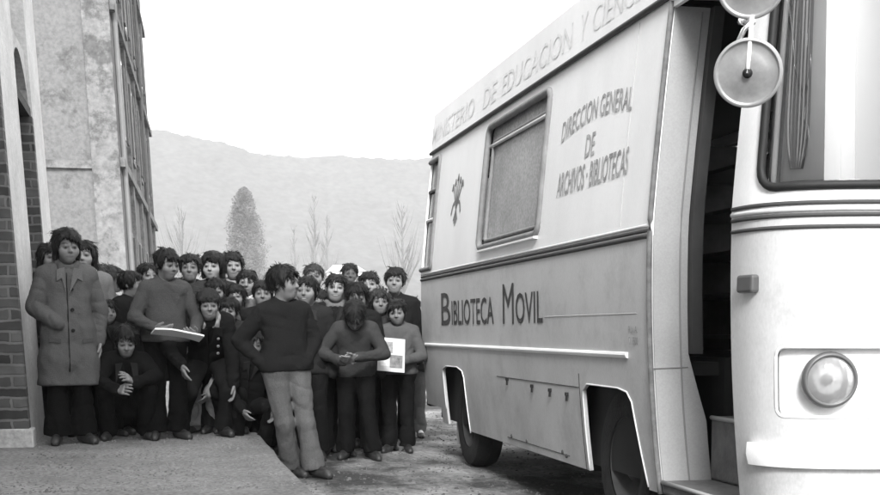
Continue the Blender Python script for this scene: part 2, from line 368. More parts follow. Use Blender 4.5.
# ================================================================== THE BUS
BX, YR, YS = 2.09, 10.44, 4.45
HWID = 1.05
def inset(z):
    if z < 1.3: return .07 * ((1.3 - z) / 1.03) ** 2
    if z > 1.45: return .092 * ((z - 1.45) / 1.0) ** 1.15
    return 0.0
# plan outline: near side rear -> front, round the nose, far side, rear
outline = []
RC = .16
YN = YR - RC
for i in range(40): outline.append((BX, YN + (YS - YN) * i / 40))
nose = []
for i in range(41):
    t = (math.pi / 2) * i / 40
    nose.append((BX + HWID - HWID * math.cos(t) ** (2 / 3.2), YS - .46 * math.sin(t) ** (2 / 3.2)))
outline += nose
outline += [(2 * (BX + HWID) - x, y) for (x, y) in nose[::-1][1:]]
for i in range(1, 41): outline.append((BX + 2 * HWID, YS + (YN - YS) * i / 40))
for i in range(1, 9):
    a = math.pi / 2 * i / 8; outline.append((BX + 2 * HWID - RC + RC * math.cos(a), YN + RC * math.sin(a)))
for i in range(1, 12): outline.append((BX + 2 * HWID - RC - (2 * HWID - 2 * RC) * i / 12, YR))
for i in range(0, 9):
    a = math.pi / 2 * (1 - i / 8); outline.append((BX + RC - RC * math.cos(a), YN + RC * math.sin(a)))
OUT = np.array(outline); seg = np.sqrt((np.diff(OUT, axis=0) ** 2).sum(1)); US = np.concatenate([[0], np.cumsum(seg)]); UT = US[-1]
US_N = len(US)
def plan(u):
    u = u % UT if (u < 0 or u > UT) else u
    return float(np.interp(u, US, OUT[:, 0])), float(np.interp(u, US, OUT[:, 1]))
def nrm(u):
    e = .03; a = plan(u - e if u - e > 0 else u - e + UT); b_ = plan((u + e) % UT); dx, dy = b_[0] - a[0], b_[1] - a[1]; L = math.hypot(dx, dy)
    return dy / L, -dx / L   # outward
def shell(u, z, off=0.0):
    x, y = plan(u); nx, ny = nrm(u); k = off - inset(z)
    return (x + nx * k, y + ny * k, z)
# outward check
if (Vector((shell(1, 1, .1)[0], 0, 0)).x > BX): 
    _n = nrm
    def nrm(u): a, c = _n(u); return -a, -c
def uY(Y): return YN - Y
def S(px, py):            # a pixel on the near side -> (u, z)
    X = BX
    for _ in range(8): p = atX(px, py, X); X = BX + inset(p.z)
    return uY(p.y), p.z
def SF(px, py):           # a pixel on the nose -> (u, z)
    best = None
    z = 1.2
    for _ in range(12):
        us = np.linspace(uY(YS) - .1, uY(YS) + 1.2, 400); xs = [proj(shell(u, z))[0] for u in us[::4]]
        i = int(np.argmin([abs(x - px) for x in xs])); u = us[::4][i]
        p = shell(u, z); q = proj(p); d = (Vector(p) - CAMP).dot(c_f); z += (q[1] - py) * d / FPX
    return float(u), float(z)

def rrect(u0, u1, z0, z1, r, n=5):
    pts = []
    for (cx, cz, a0) in ((u1 - r, z1 - r, 0), (u0 + r, z1 - r, 90), (u0 + r, z0 + r, 180), (u1 - r, z0 + r, 270)):
        for i in range(n + 1):
            a = R(a0 + 90 * i / n); pts.append((cx + r * math.cos(a), cz + r * math.sin(a)))
    return pts
def inpoly(p, poly):
    x, y = p; c = False; j = len(poly) - 1
    for i in range(len(poly)):
        xi, yi = poly[i]; xj, yj = poly[j]
        if (yi > y) != (yj > y) and x < (xj - xi) * (y - yi) / (yj - yi) + xi: c = not c
        j = i
    return c
def densify(poly, d):
    out = []
    for i in range(len(poly)):
        a = poly[i]; b_ = poly[(i + 1) % len(poly)]; L = math.hypot(b_[0]-a[0], b_[1]-a[1]); k = max(1, int(L / d))
        for t in range(k): out.append((a[0] + (b_[0]-a[0]) * t / k, a[1] + (b_[1]-a[1]) * t / k))
    return out
def sheet(name, outer, holes, mp, m, parent, d=.06, thick=.018, grid=None):
    vs = []; ed = []
    for poly in [outer] + holes:
        q = densify(poly, d); k = len(vs); vs += q; ed += [(k + i, k + (i + 1) % len(q)) for i in range(len(q))]
    u0 = min(p[0] for p in outer); u1 = max(p[0] for p in outer); z0 = min(p[1] for p in outer); z1 = max(p[1] for p in outer)
    g = grid or d
    nu = int((u1 - u0) / g); nz = int((z1 - z0) / g)
    for i in range(1, nu):
        for j in range(1, nz):
            p = (u0 + (u1 - u0) * i / nu, z0 + (z1 - z0) * j / nz)
            if inpoly(p, outer) and not any(inpoly(p, h) for h in holes): vs.append(p)
    r = delaunay_2d_cdt([Vector(p) for p in vs], ed, [], 0, 1e-5)
    V, F = r[0], r[2]; keep = []
    for f in F:
        c = (sum(V[i][0] for i in f) / len(f), sum(V[i][1] for i in f) / len(f))
        if inpoly(c, outer) and not any(inpoly(c, h) for h in holes): keep.append(tuple(f))
    me = bpy.data.meshes.new(name); me.from_pydata([mp(v[0], v[1]) for v in V], [], keep); me.validate()
    bm = bmesh.new(); bm.from_mesh(me)
    bmesh.ops.delete(bm, geom=[v for v in bm.verts if not v.link_faces], context='VERTS')
    bmesh.ops.recalc_face_normals(bm, faces=bm.faces); bm.normal_update()
    flip = []
    for f in bm.faces:
        cc = f.calc_center_median()
        if f.normal.dot(cc - Vector((min(max(cc.x, BX + .7), BX + 1.4), min(max(cc.y, 5.2), 9.6), cc.z))) < 0: flip.append(f)
    bmesh.ops.reverse_faces(bm, faces=flip)
    bm.to_mesh(me); bm.free()
    o = link(name, me, m, parent, True)
    if thick:
        sm = o.modifiers.new('solid', 'SOLIDIFY'); sm.thickness = thick; sm.offset = -1; sm.use_even_offset = False
        es = o.modifiers.new('split', 'EDGE_SPLIT'); es.split_angle = R(35)
    return o

def paint(name, v, grime):
    """old enamel: faint streaks, orange peel, dust speckle"""
    m = mat(name, v, .38, .07, 1.6, .05, 14, fine=grime, fscale=130, spec=.45, detail=12, stretch=(1, 1, .45))
    return m
m_up = paint('cream_enamel', .84, .03); m_low = paint('grey_enamel', .53, .06); m_nose = paint('white_enamel', .74, .03)
m_rub = mat('black_rubber', .014, .6, .2, 20); m_tyre = mat('tyre_rubber', .016, .85, .3, 14, .3, 60)
m_alu = mat('aluminium_trim', .62, .35, .1, 6, metal=.0, spec=.6); m_chrome = mat('chrome', .75, .12, metal=1)
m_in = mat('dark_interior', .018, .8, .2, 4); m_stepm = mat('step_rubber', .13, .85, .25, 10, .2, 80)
m_jamb = mat('door_jamb_paint', .36, .5, .05, 3, fine=.06, fscale=120)
m_letter = mat('lettering_paint', .06, .6, .35, 14); m_letter2 = mat('faded_lettering', .34, .7, .35, 12); m_letter3 = mat('pale_sign_lettering', .70, .7, .2, 12)
m_gap = mat('panel_gap', .06, .8)

add_stain(m_low, .50, .70, 2.4, .76, .25, .55)
bus = root('mobile_library_bus', (BX + HWID, 7.4, 0), 'white and grey mobile library bus with open door parked by the kerb', 'bus')
BELT = 1.418
door_poly = [(uY(5.235), .0), (uY(4.43), .0), (uY(4.43), 2.395), (uY(5.235), 2.395)]
# wheel arches from the side elevation
fa = [S(583, 500), S(583, 390), S(587, 384), S(618, 388), S(627, 392), S(632, 402), S(651, 500)]
q = S(649, 487); fa[0] = (fa[1][0], .1); fa[6] = (q[0] + .01, .1); fa.insert(6, q)
ra = [S(443, 500), S(443, 369), S(446, 366), S(457, 367), S(462, 371), S(464, 378), S(473, 500)]
q = S(471, 433); ra[0] = (ra[1][0], .1); ra[6] = (q[0] + .01, .1); ra.insert(6, q)
SK = .275
far_shift = lambda poly: [(2 * uF - u, z) for (u, z) in poly]
uF = US[40 + 40]     # centre of the nose
lower_outer = [(.0, SK + .12), (S(443, 420)[0], SK + .12), (S(443, 420)[0] + .001, SK), (uY(5.235), SK), (uY(4.43), SK), (uF - .6, SK + .04), (uF + .6, SK + .04), (2 * uF, SK), (UT, SK + .12), (UT, BELT), (0, BELT)]
hl_u, hl_z = SF(829, 380)
rec0 = SF(777, 381)[0]; recz0 = SF(790, 417)[1]; recz1 = SF(790, 347)[1]; rec1 = rec0 + .50
rec = rrect(rec0, rec1, recz0, recz1, .035)
rec_far = [(2 * uF - u, z) for (u, z) in rec]
low = sheet('lower_body', lower_outer, [door_poly, fa, ra, far_shift(fa), far_shift(ra), rec, rec_far], shell, m_low, bus, d=.04, grid=.05)
# upper body
bw0 = S(482, 246); bw1 = S(545, 236); wt = S(548, 96)
uw0 = S(484, 190)[0]; uw1 = S(545, 165)[0]; zw0 = S(486, 247)[1]; zw1 = S(490, 128)[1]
print('WINDOW', uw0, uw1, zw0, zw1)
win = rrect(uw0, uw1, zw0, zw1, .06)
ru0 = S(419, 225)[0]; ru1 = S(435, 225)[0]; rz0 = S(418, 271)[1]; rz1 = S(423, 168)[1]
rwin = rrect(ru0, ru1, rz0, rz1, .03)
wu0, wz0 = SF(760, 189); ws = rrect(wu0, 2 * uF - wu0, wz0, 2.36, .07)
far_wins = [rrect(2 * uF - a, 2 * uF - a + 1.25, zw0, zw1, .06) for a in (uw1, uw1 + 1.6, uw0 + .2)]
upper_outer = [(0, BELT), (UT, BELT), (UT, 2.45), (0, 2.45)]
backw = rrect(UT - RC * 1.6 - 1.6, UT - RC * 1.6 - .25, 1.75, 2.3, .06)
sheet('upper_body', upper_outer, [door_poly, win, rwin, ws, backw] + far_wins, shell, m_up, bus, d=.04, grid=.055)

# roof, with the raised sign band along the gutter
def ringpts(z, off): return [shell(u, 2.45, off)[:2] + (z,) for u in US[:-1]]
b = MB(); prof = [(2.452, -.004), (2.60, -.03), (2.70, -.09), (2.77, -.2), (2.82, -.4), (2.85, -.7), (2.86, -.9)]
rings = [ringpts(z, o) for z, o in prof]; nn = len(rings[0])
# draw the roof in by scaling about the axis for the inner rings
cx = BX + HWID; cyy = (YR + 4.0) / 2
vs = []
for (z, o), base in zip(prof, rings):
    k = -o
    for (x, y, zz) in ringpts(z, 0):
        dx, dy = x - cx, y - cyy
        vs.append((cx + dx * (1 - k / (HWID + .02)), cyy + dy * (1 - k / 3.3), z))
b.add(vs, [(i*nn + j, i*nn + (j+1) % nn, (i+1)*nn + (j+1) % nn, (i+1)*nn + j) for i in range(len(prof) - 1) for j in range(nn)] + [tuple((len(prof)-1)*nn + j for j in range(nn))])
b.build('roof', m_up, bus, True)
ub0 = .02; ub1 = uY(4.62)
b = MB(); vs = []; N = 30
def sign(u, t, off=0): 
    x, y, z = shell(u, 2.45, .012 + off - t * .03); return (x, y, 2.462 + t * .30)
for i in range(N + 1):
    u = ub0 + (ub1 - ub0) * i / N
    p0 = sign(u, 0); p1 = sign(u, 1); vs += [p0, p1, (p1[0] + .03, p1[1], p1[2]), (p0[0] + .03, p0[1], p0[2])]
b.add(vs, [(i*4 + k, i*4 + (k+1) % 4, (i+1)*4 + (k+1) % 4, (i+1)*4 + k) for i in range(N) for k in range(4)] + [(0,1,2,3), (N*4+3, N*4+2, N*4+1, N*4)])
sb = autosmooth(b.build('sign_board', m_up, bus))
# gutter, belt trim, rub rail, seams
def strip(name, z, m, off, r, u0, u1, n=70, parent=bus):
    b = MB(); b.tube([shell(u0 + (u1 - u0) * i / n, z, off) for i in range(n + 1)], r, 8); return b.build(name, m, parent, True)
uD0, uD1 = uY(5.235), uY(4.43)
strip('gutter', 2.448, mat('gutter_paint', .05, .6, .2, 8), .012, .015, .0, 2 * uF, 110)
strip('belt_trim', BELT + .045, m_alu, .0, .008, .0, uD0 - .012); strip('belt_trim', BELT, m_gap, .0, .011, .0, uD0 - .012)
strip('belt_trim', BELT + .024, m_gap, -.004, .010, .0, uD0 - .012)
for (zz, mm, rr) in ((1.452, m_gap, .008), (1.43, m_alu, .010), (1.409, m_gap, .007), (1.368, m_gap, .007)):
    strip('nose_trim', zz, mm, .002, rr, uD1 + .01, 2 * uF - uD1, 60)
b = MB(); zr = S(628, 355)[1]
u0, u1 = S(425, 346)[0], S(628, 354)[0]
for i in range(1):
    vs = []; N = 50
    for k in range(N + 1):
        u = u0 + (u1 - u0) * k / N
        for (o, dz) in ((-.004, -.017), (.011, -.012), (.015, 0), (.011, .010), (-.004, .015)): vs.append(shell(u, zr + dz, o))
    b.add(vs, [(k*5 + j, k*5 + j + 1, (k+1)*5 + j + 1, (k+1)*5 + j) for k in range(N) for j in range(4)] + [(0,1,2,3,4), tuple(N*5 + j for j in range(4, -1, -1))])
autosmooth(b.build('rub_rail', m_up, bus))
b = MB(); b.tube([shell(uD0 - .004, z, .004) for z in np.linspace(SK, 2.42, 40)], .013, 8); b.build('door_seal', mat('worn_seal', .16, .7, .3, 20), bus, True)
for pl in (fa, ra):
    b = MB()
    pts = [(pl[0][0], SK + (.12 if pl is ra else 0))] + pl[1:-1]
    pts = densify(pts, .04); last = pts.index(min(pts, key=lambda p: abs(p[0] - pl[-2][0]) + abs(p[1] - pl[-2][1])))
    b.tube([shell(u, z, .002) for u, z in pts[:last + 1]], .004, 6); b.build('arch_lip', m_up, bus, True)
# windows
m_sideglass = mat('dusty_reflecting_glass', .31, .22, .22, 2.2, spec=.5, fine=.25, fscale=55)  # opaque grey: dust and dull reflections are both put into the colour
def tubering(name, poly, off, r, m, parent):
    b = MB(); b.tube([shell(u, z, off) for u, z in densify(poly, .05)], r, 8, closed=True); return b.build(name, m, parent, True)
m_wframe = mat('window_frame_paint', .20, .6, .2, 10)
wo = tubering('window', win, .004, .022, m_wframe, bus)
sheet('pane', win, [], lambda u, z: shell(u, z, -.028), m_sideglass, wo, d=.08, thick=.004)
inner = rrect(uw0 + .09, uw1 - .04, zw0 + .045, zw1 - .11, .03)
tubering('sliding_frame', inner, -.018, .014, m_wframe, wo)
b = MB(); u0, u1 = uw0 + .03, uw1 - .03
b.tube([shell(u0 + (u1 - u0) * i / 10, zw1 - .13, -.012) for i in range(11)], .012, 8); b.build('rail', m_alu, wo, True)
b = MB(); vs = []
for i in range(13):
    u = uw0 + .02 + (uw1 - uw0 - .04) * i / 12
    vs += [shell(u, zw0 - .012, .0), shell(u, zw0 - .016, .026), shell(u, zw0 - .026, .026), shell(u, zw0 - .03, .0)]
b.add(vs, [(i*4 + k, i*4 + (k+1) % 4, (i+1)*4 + (k+1) % 4, (i+1)*4 + k) for i in range(12) for k in range(4)] + [(0,1,2,3), (51,50,49,48)])
b.build('sill', m_up, wo)
wo = tubering('window', rwin, .003, .02, m_wframe, bus)
sheet('pane', rwin, [], lambda u, z: shell(u, z, -.02), mat('rear_side_glass', .10, .2, .3, 3, spec=.5), wo, d=.08, thick=.004)
for zz in (.45, .72):
    b = MB(); b.tube([shell(ru0 + (ru1 - ru0) * i / 4, rz0 + (rz1 - rz0) * zz, -.005) for i in range(5)], .014, 8); b.build('bar', m_wframe if zz > .5 else m_alu, wo, True)
m_fg = bpy.data.materials.new('clear_side_glass'); m_fg.use_nodes = True; n = m_fg.node_tree.nodes; l = m_fg.node_tree.links; n.remove(n['Principled BSDF'])
tr = n.new('ShaderNodeBsdfTransparent'); gl = n.new('ShaderNodeBsdfGlossy'); gl.inputs['Roughness'].default_value = .05; mx = n.new('ShaderNodeMixShader'); mx.inputs[0].default_value = .5
l.new(tr.outputs[0], mx.inputs[1]); l.new(gl.outputs[0], mx.inputs[2]); l.new(mx.outputs[0], n['Material Output'].inputs[0])
for fw in far_wins + [backw]:
    wo = tubering('window', fw, .003, .02, m_rub, bus); sheet('pane', fw, [], lambda u, z: shell(u, z, -.02), m_fg, wo, d=.1, thick=.004)
# windscreen: mostly clear glass; panels behind it carry the bright sky's reflection
m_ws = bpy.data.materials.new('windscreen_glass'); m_ws.use_nodes = True; n = m_ws.node_tree.nodes; l = m_ws.node_tree.links; n.remove(n['Principled BSDF'])
tr = n.new('ShaderNodeBsdfTransparent'); tr.inputs[0].default_value = (.8, .8, .8, 1)
gl = n.new('ShaderNodeBsdfGlossy'); gl.inputs['Roughness'].default_value = .04; gl.inputs[0].default_value = (.95, .95, .95, 1)
lw = n.new('ShaderNodeLayerWeight'); lw.inputs[0].default_value = .5
ma = n.new('ShaderNodeMapRange'); ma.inputs[3].default_value = .07; ma.inputs[4].default_value = .8
mx = n.new('ShaderNodeMixShader'); l.new(lw.outputs['Fresnel'], ma.inputs[0]); l.new(ma.outputs[0], mx.inputs[0]); l.new(tr.outputs[0], mx.inputs[1]); l.new(gl.outputs[0], mx.inputs[2]); l.new(mx.outputs[0], n['Material Output'].inputs[0])
wo = tubering('windscreen', ws, .003, .016, m_rub, bus)
sheet('pane', ws, [], lambda u, z: shell(u, z, -.012), m_ws, wo, d=.06, thick=0)
pu = SF(775, 100)[0]; cu0, cu1 = SF(783, 150)[0], SF(810, 150)[0]
b = MB(); b.tube([shell(pu, z, -.026) for z in np.linspace(1.5, 2.4, 14)], .010, 8); b.build('window_post', m_up, bus, True)
m_curt = mat('grey_curtain', .13, .9, .3, 5, stretch=(1, 1, .12))
b = MB(); vs = []; NU, NZ = 90, 16
for j in range(NZ + 1):
    t = j / NZ; z = 1.575 + .8 * t; wd = 1 - .55 * (1 - min(1, t / .25)) ** 2
    for i in range(NU + 1):
        s = i / NU; u = (cu0 + cu1) / 2 + (s - .5) * (cu1 - cu0) * wd
        vs.append(shell(u, z, -.024 + .006 * math.sin(s * 38 + .35 * math.sin(t * 2))))
b.add(vs, [(j*(NU+1) + i, j*(NU+1) + i + 1, (j+1)*(NU+1) + i + 1, (j+1)*(NU+1) + i) for j in range(NZ) for i in range(NU)])
o = b.build('curtain', m_curt, bus, True); sm = o.modifiers.new('solid', 'SOLIDIFY'); sm.thickness = .006
b = MB(); b.box((2.5, 4.35, 1.46), (3.9, 4.6, 1.50)); b.build('dashboard', m_up, bus)
for (a, c, v) in ((SF(776.5, 150)[0], SF(843, 150)[0], .50), (SF(843.5, 150)[0], SF(857, 150)[0], .62), (SF(857.5, 150)[0], SF(900, 150)[0], .20), (SF(900.5, 150)[0], 2 * uF - SF(800, 150)[0], .25)):  # added panels behind the glass; the sky's reflection is put into their tones
    b = MB(); vs = []
    for i in range(13):
        u = a + (c - a) * i / 12; vs += [shell(u, 1.535, -.040), shell(u, 2.38, -.040)]
    b.add(vs, [(2*i, 2*i + 2, 2*i + 3, 2*i + 1) for i in range(12)]); o = b.build('sky_reflection_panel', mat('painted_sky_reflection', v, .9, .08, 2.5, stretch=(1, 1, .3)), bus, True); sm = o.modifiers.new('solid', 'SOLIDIFY'); sm.thickness = .006
# headlights in recessed panels
for side in (0, 1):
    fu = (lambda u: 2 * uF - u) if side else (lambda u: u)
    hb = sheet('headlight_panel', [(fu(u), z) for u, z in rec], [], lambda u, z: shell(u, z, -.03), m_nose, bus, d=.06, thick=.004)
    tubering('rim', [(fu(u), z) for u, z in rec], -.004, .007, m_alu, hb)
    c = Vector(shell(fu(hl_u), hl_z, -.03)); nx, ny = nrm(fu(hl_u)); ax = Vector((nx, ny, 0)); ax = (ax * .55 + Vector((0, -1, 0)) * .45).normalized()
    hr = .092
    b = MB(); b.lathe([(hr * .9, -.02), (hr * 1.05, .0), (hr * 1.10, .025), (hr * 1.04, .042), (hr * .93, .045), (hr * .9, .034)], c, ax, 48)
    h = b.build('headlight', mat('headlight_ring', .09, .35, spec=.5), bus, True)
    b = MB(); b.lathe([(0, -.035), (hr * .35, -.03), (hr * .7, -.008), (hr * .92, .03)], c, ax, 40); b.build('reflector', mat('dull_reflector', .16, .3, .5, 14, metal=.6), h, True)
    gm = bpy.data.materials.new('headlight_glass'); gm.use_nodes = True; g = gm.node_tree.nodes; gl2 = gm.node_tree.links; pb = g['Principled BSDF']
    pb.inputs['Transmission Weight'].default_value = .65; pb.inputs['Roughness'].default_value = .12; pb.inputs['Base Color'].default_value = (.5, .5, .5, 1)
    wv = g.new('ShaderNodeTexWave'); wv.inputs['Scale'].default_value = 12; wv.inputs['Distortion'].default_value = 1; tcn = g.new('ShaderNodeTexCoord'); bpn = g.new('ShaderNodeBump'); bpn.inputs['Strength'].default_value = .5
    gl2.new(tcn.outputs['Object'], wv.inputs['Vector']); gl2.new(wv.outputs['Fac'], bpn.inputs['Height']); gl2.new(bpn.outputs[0], pb.inputs['Normal'])
    b = MB(); b.lathe([(hr * .92, .036), (hr * .7, .052), (hr * .4, .060), (0, .063)], c, ax, 40); b.build('lens', gm, h, True)
    b = MB(); b.lathe([(.022, -.03), (.024, .01), (.014, .022), (0, .024)], c, ax, 16); b.build('bulb', m_rub, h, True)
# bumper round the nose
b = MB(); vs = []; N = 60; z0b = SF(762, 465)[1]; z1b = SF(762, 443)[1]; bu0 = SF(753, 455)[0]
for i in range(N + 1):
    u = bu0 + (2 * uF - 2 * bu0) * i / N
    for (o, z) in ((.0, z0b), (.022, z0b), (.03, (z0b + z1b) / 2), (.022, z1b), (.0, z1b)): vs.append(shell(u, z, o))
b.add(vs, [(i*5 + k, i*5 + k + 1, (i+1)*5 + k + 1, (i+1)*5 + k) for i in range(N) for k in range(4)] + [(0,1,2,3,4), tuple(N*5 + k for k in range(4, -1, -1))])
autosmooth(b.build('bumper', m_up, bus), 50)
# side lamp on the corner post
lu, lz = SF(751, 284)
b = MB(); c = Vector(shell(lu, lz, .0)); nx, ny = nrm(lu); M = Matrix.Translation(c) @ Matrix.Rotation(math.atan2(ny, nx), 4, 'Z')
b.box((-.01, -.045, -.033), (.03, .045, .033), M); bevel(b.build('indicator_lamp', mat('dark_lamp_lens', .07, .25, spec=.6), bus), .01)
# mirrors: backs of two round mirrors on an arm
def zc(px, py, d): return CAMP + ray(px, py) * d
for (px, py, d) in ((748, 73, 4.02), (751, -16, 4.04)):
    c = zc(px, py, d); ax = (-ray(px, py) + Vector((-.12, 0, -.05))).normalized(); rr = 32.5 / FPX * d
    b = MB(); b.lathe([(rr * .96, -.03), (rr, -.02), (rr * 1.0, .004), (rr * .955, .012), (rr * .93, .006), (rr * .88, .004), (rr * .6, .012), (rr * .3, .016), (0, .018)], c, ax, 56)
    b.lathe([(rr * .96, -.03), (0, -.034)], c, ax, 56)
    mo = b.build('mirror', mat('mirror_back_metal', .30, .38, .35, 7, spec=.6, metal=.45), bus, True)
    b = MB(); b.lathe([(rr * 1.0, -.012), (rr * 1.045, -.004), (rr * 1.03, .012), (rr * .955, .013)], c, ax, 56); b.build('rim', mat('mirror_rim', .28, .4, spec=.5), mo, True)
    b = MB(); b.lathe([(.014, .014), (.014, .03), (0, .032)], c, ax, 14); b.lathe([(.018, .012), (.015, .02), (0, .022)], c, ax, 14); b.build('hub', m_rub, mo, True)
    b = MB(); t = c + ax * .026; up = Vector((0, 0, 1)); sidev = up.cross(ax).normalized()
    b.tube([t, t + up * rr * .55 + sidev * .004, t + up * (rr + .075) + sidev * .012], .007, 8); b.build('stalk', m_up, mo, True)
arm0 = zc(747, 28, 4.03) ; uu, zz = SF(742, 60)
b = MB(); b.tube([zc(752, 22, 4.04), zc(741, 22, 4.3), Vector(shell(uD1 + .06, 2.36, -.01))], .013, 8); b.tube([zc(737, 45, 4.05), zc(744, 30, 4.06), zc(752, 22, 4.04)], .009, 8)
b.build('mirror_arm', m_chrome, bus, True)
# entrance: jamb, folded leaf, steps
xi = lambda z: BX + inset(z)
JY = 5.24
b = MB(); zs = np.linspace(.30, 2.40, 22); vs = []
for z in zs:
    wd = .172 + (.0 if z > .9 else .07 * min(1, (.9 - z) / .3))
    vs += [(xi(z) + .012, JY - .012, z), (xi(z) + wd, JY - .012, z), (xi(z) + wd, JY + .05, z), (xi(z) + .012, JY + .05, z)]
b.add(vs, [(i*4 + k, i*4 + (k+1) % 4, (i+1)*4 + (k+1) % 4, (i+1)*4 + k) for i in range(21) for k in range(4)] + [(0,1,2,3), (87,86,85,84)])
jb = b.build('door_jamb', m_jamb, bus)
b = MB(); b.tube([(xi(z) + .135, JY - .014, z) for z in np.linspace(.31, 2.38, 20)], .004, 6); b.tube([(BX + .02, JY - .014, .835), (BX + .18, JY - .014, .84)], .003, 6); b.build('seam', mat('seam_grey', .22, .8), jb)
b = MB()
vs = []
for z in np.linspace(.9, 2.40, 10): vs += [(xi(z) + .175, JY - .05, z), (xi(z) + .225, JY - .05, z), (xi(z) + .225, JY + .02, z), (xi(z) + .175, JY + .02, z)]
b.add(vs, [(i*4 + k, i*4 + (k+1) % 4, (i+1)*4 + (k+1) % 4, (i+1)*4 + k) for i in range(9) for k in range(4)] + [(0,1,2,3), (39,38,37,36)])
b.build('door_leaf', mat('door_leaf_grey', .05, .6, .15, 6), bus)
YA, YB = 4.44, JY - .014
def step(x0, x1, z0, z1, name='step'):
    b = MB(); b.box((x0, YA, z0), (x1, YB, z1)); o = bevel(b.build(name, m_stepm, bus), .012)
    b = MB(); b.tube([(x0 - .002, YA + .01, z1 - .005), (x0 - .002, YB - .01, z1 - .005)], .010, 8); b.build('nosing', m_jamb, o, True); return o
step(xi(.3) + .0, 2.75, .275, .335); step(2.385, 2.9, .337, .62); step(2.60, 3.1, .622, .86)
# interior: floor, back wall lining, shelves with books
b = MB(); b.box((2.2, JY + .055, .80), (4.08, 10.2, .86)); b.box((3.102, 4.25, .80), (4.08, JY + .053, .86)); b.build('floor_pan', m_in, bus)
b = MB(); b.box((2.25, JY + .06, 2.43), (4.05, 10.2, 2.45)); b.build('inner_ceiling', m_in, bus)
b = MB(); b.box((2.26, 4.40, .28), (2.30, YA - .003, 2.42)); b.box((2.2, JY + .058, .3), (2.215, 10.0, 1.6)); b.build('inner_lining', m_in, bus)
b = MB(); b.box((2.2, 6.3, .26), (4.08, 8.5, .78)); b.box((2.45, 8.9, .36), (3.9, 10.2, .6)); b.box((2.45, 4.6, .4), (3.9, 6.3, .6)) ; b.build('chassis_shade_box', m_rub, bus)  # underbody boxes, widened and black to deepen the shade under the bus
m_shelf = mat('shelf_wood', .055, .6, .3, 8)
shelf = root('bookshelf', (3.7, 7.5, .86), 'dim wooden bookshelf glimpsed inside through the open bus door', 'bookshelf')
SX0, SX1, SY0, SY1 = 3.55, 4.0, 5.6, 9.8
for k, z in enumerate((.95, 1.22, 1.49, 1.76, 2.03)):
    b = MB(); b.box((SX0, SY0, z), (SX1, SY1, z + .025)); b.build('shelf', m_shelf, shelf)
for y in (SY0, 7.0, 8.4, SY1 - .03):
    b = MB(); b.box((SX0 + .004, y, .865), (SX1 - .004, y + .03, 2.3)); b.build('upright', m_shelf, shelf)
# cross shelf behind the entrance, facing the door
for k, z in enumerate((.95, 1.22, 1.49, 1.76, 2.03)):
    b = MB(); b.box((2.42, 8.3, z), (3.2, 8.6, z + .025)); b.build('shelf', m_shelf, shelf)
    b = MB(); b.box((2.42, 8.298, z - .004), (3.2, 8.31, z + .03)); b.build('shelf_edge', mat('pale_edge', .16, .6), shelf)
b = MB(); b.box((2.40, 8.31, .865), (2.42, 8.6, 2.3)); b.box((3.2, 8.31, .865), (3.22, 8.6, 2.3)); b.build('upright', m_shelf, shelf)
rg = random.Random(9); bm_ = [mat('book_cloth', v, .7, .2, 10) for v in (.05, .10, .16, .25)]
for z in (.975, 1.245, 1.515, 1.785):
    x = 2.44
    while x < 3.12:
        t = rg.uniform(.025, .06); h = rg.uniform(.17, .225); b = MB(); b.box((x, 8.33, z + .001), (x + t, 8.5, z + h))
        o = b.build('book', rg.choice(bm_)); tag(o, 'book standing in the dim rows on the shelves inside the bus', 'book', 'books on the shelves inside the bus'); x += t + .004
# wheels
def wheel(y, far=False, r=.365):
    X = BX + .10 if not far else BX + 2 * HWID - .10; sg = 1 if not far else -1
    wr = bpy.data.objects.new('wheel', None); COL.objects.link(wr); wr.parent = bus; wr.matrix_parent_inverse = bus.matrix_world.inverted(); wr.location = (X, y, r); wr.matrix_world
    bpy.context.view_layer.update()
    ax = (-sg, 0, 0); c = (X + sg * .09, y, r)
    b = MB(); b.lathe([(r * .58, -.09), (r * .8, -.10), (r * .95, -.09), (r, -.05), (r, -.02), (r * .985, -.015), (r * .985, -.008), (r, -.003), (r, .05), (r * .95, .09), (r * .8, .105), (r * .6, .09)], c, ax, 64); autosmooth(b.build('tyre', m_tyre, wr), 30)
    b = MB(); b.lathe([(r * .6, .085), (r * .56, .06), (r * .5, .02), (r * .3, .01), (r * .26, .05), (r * .18, .07), (0, .075)], c, ax, 40); b.build('hub', mat('painted_hub', .035, .5, .3, 10), wr, True)
def _Y(px, py): return atX(px, py, BX + .12).y
WY0 = 9.02; WY1 = 5.78
print('REAR WHEEL', atZ(479, 478, 0), 'front arch', fa, 'rear arch', ra)
for y in (WY0, WY1):
    wheel(y); wheel(y, True)
for y in (WY0, WY1):   # dark wheel housings
    b = MB(); b.box((BX + .36, y - .55, .3), (BX + .40, y + .55, .88)); b.box((BX + .08, y - .46, .80), (BX + .40, y + .46, .84)); b.build('wheel_housing', m_rub, bus)
b = MB(); b.tube([(BX + .15, WY0, .365), (BX + 2 * HWID - .15, WY0, .365)], .05, 10); b.tube([(BX + .15, WY1, .365), (BX + 2 * HWID - .15, WY1, .365)], .045, 10); b.build('axle', m_rub, bus, True)
# rear bumper step and pale mud flap
b = MB(); b.box((BX + .1, YR + .02, .36), (BX + 2 * HWID - .1, YR + .12, .5)); bevel(b.build('rear_bumper', m_rub, bus), .02)
b = MB(); b.box((BX + .13, WY0 + .5, .12), (BX + .42, WY0 + .515, .5)); b.build('mud_flap', mat('worn_mud_flap', .30, .8, .4, 8), bus)
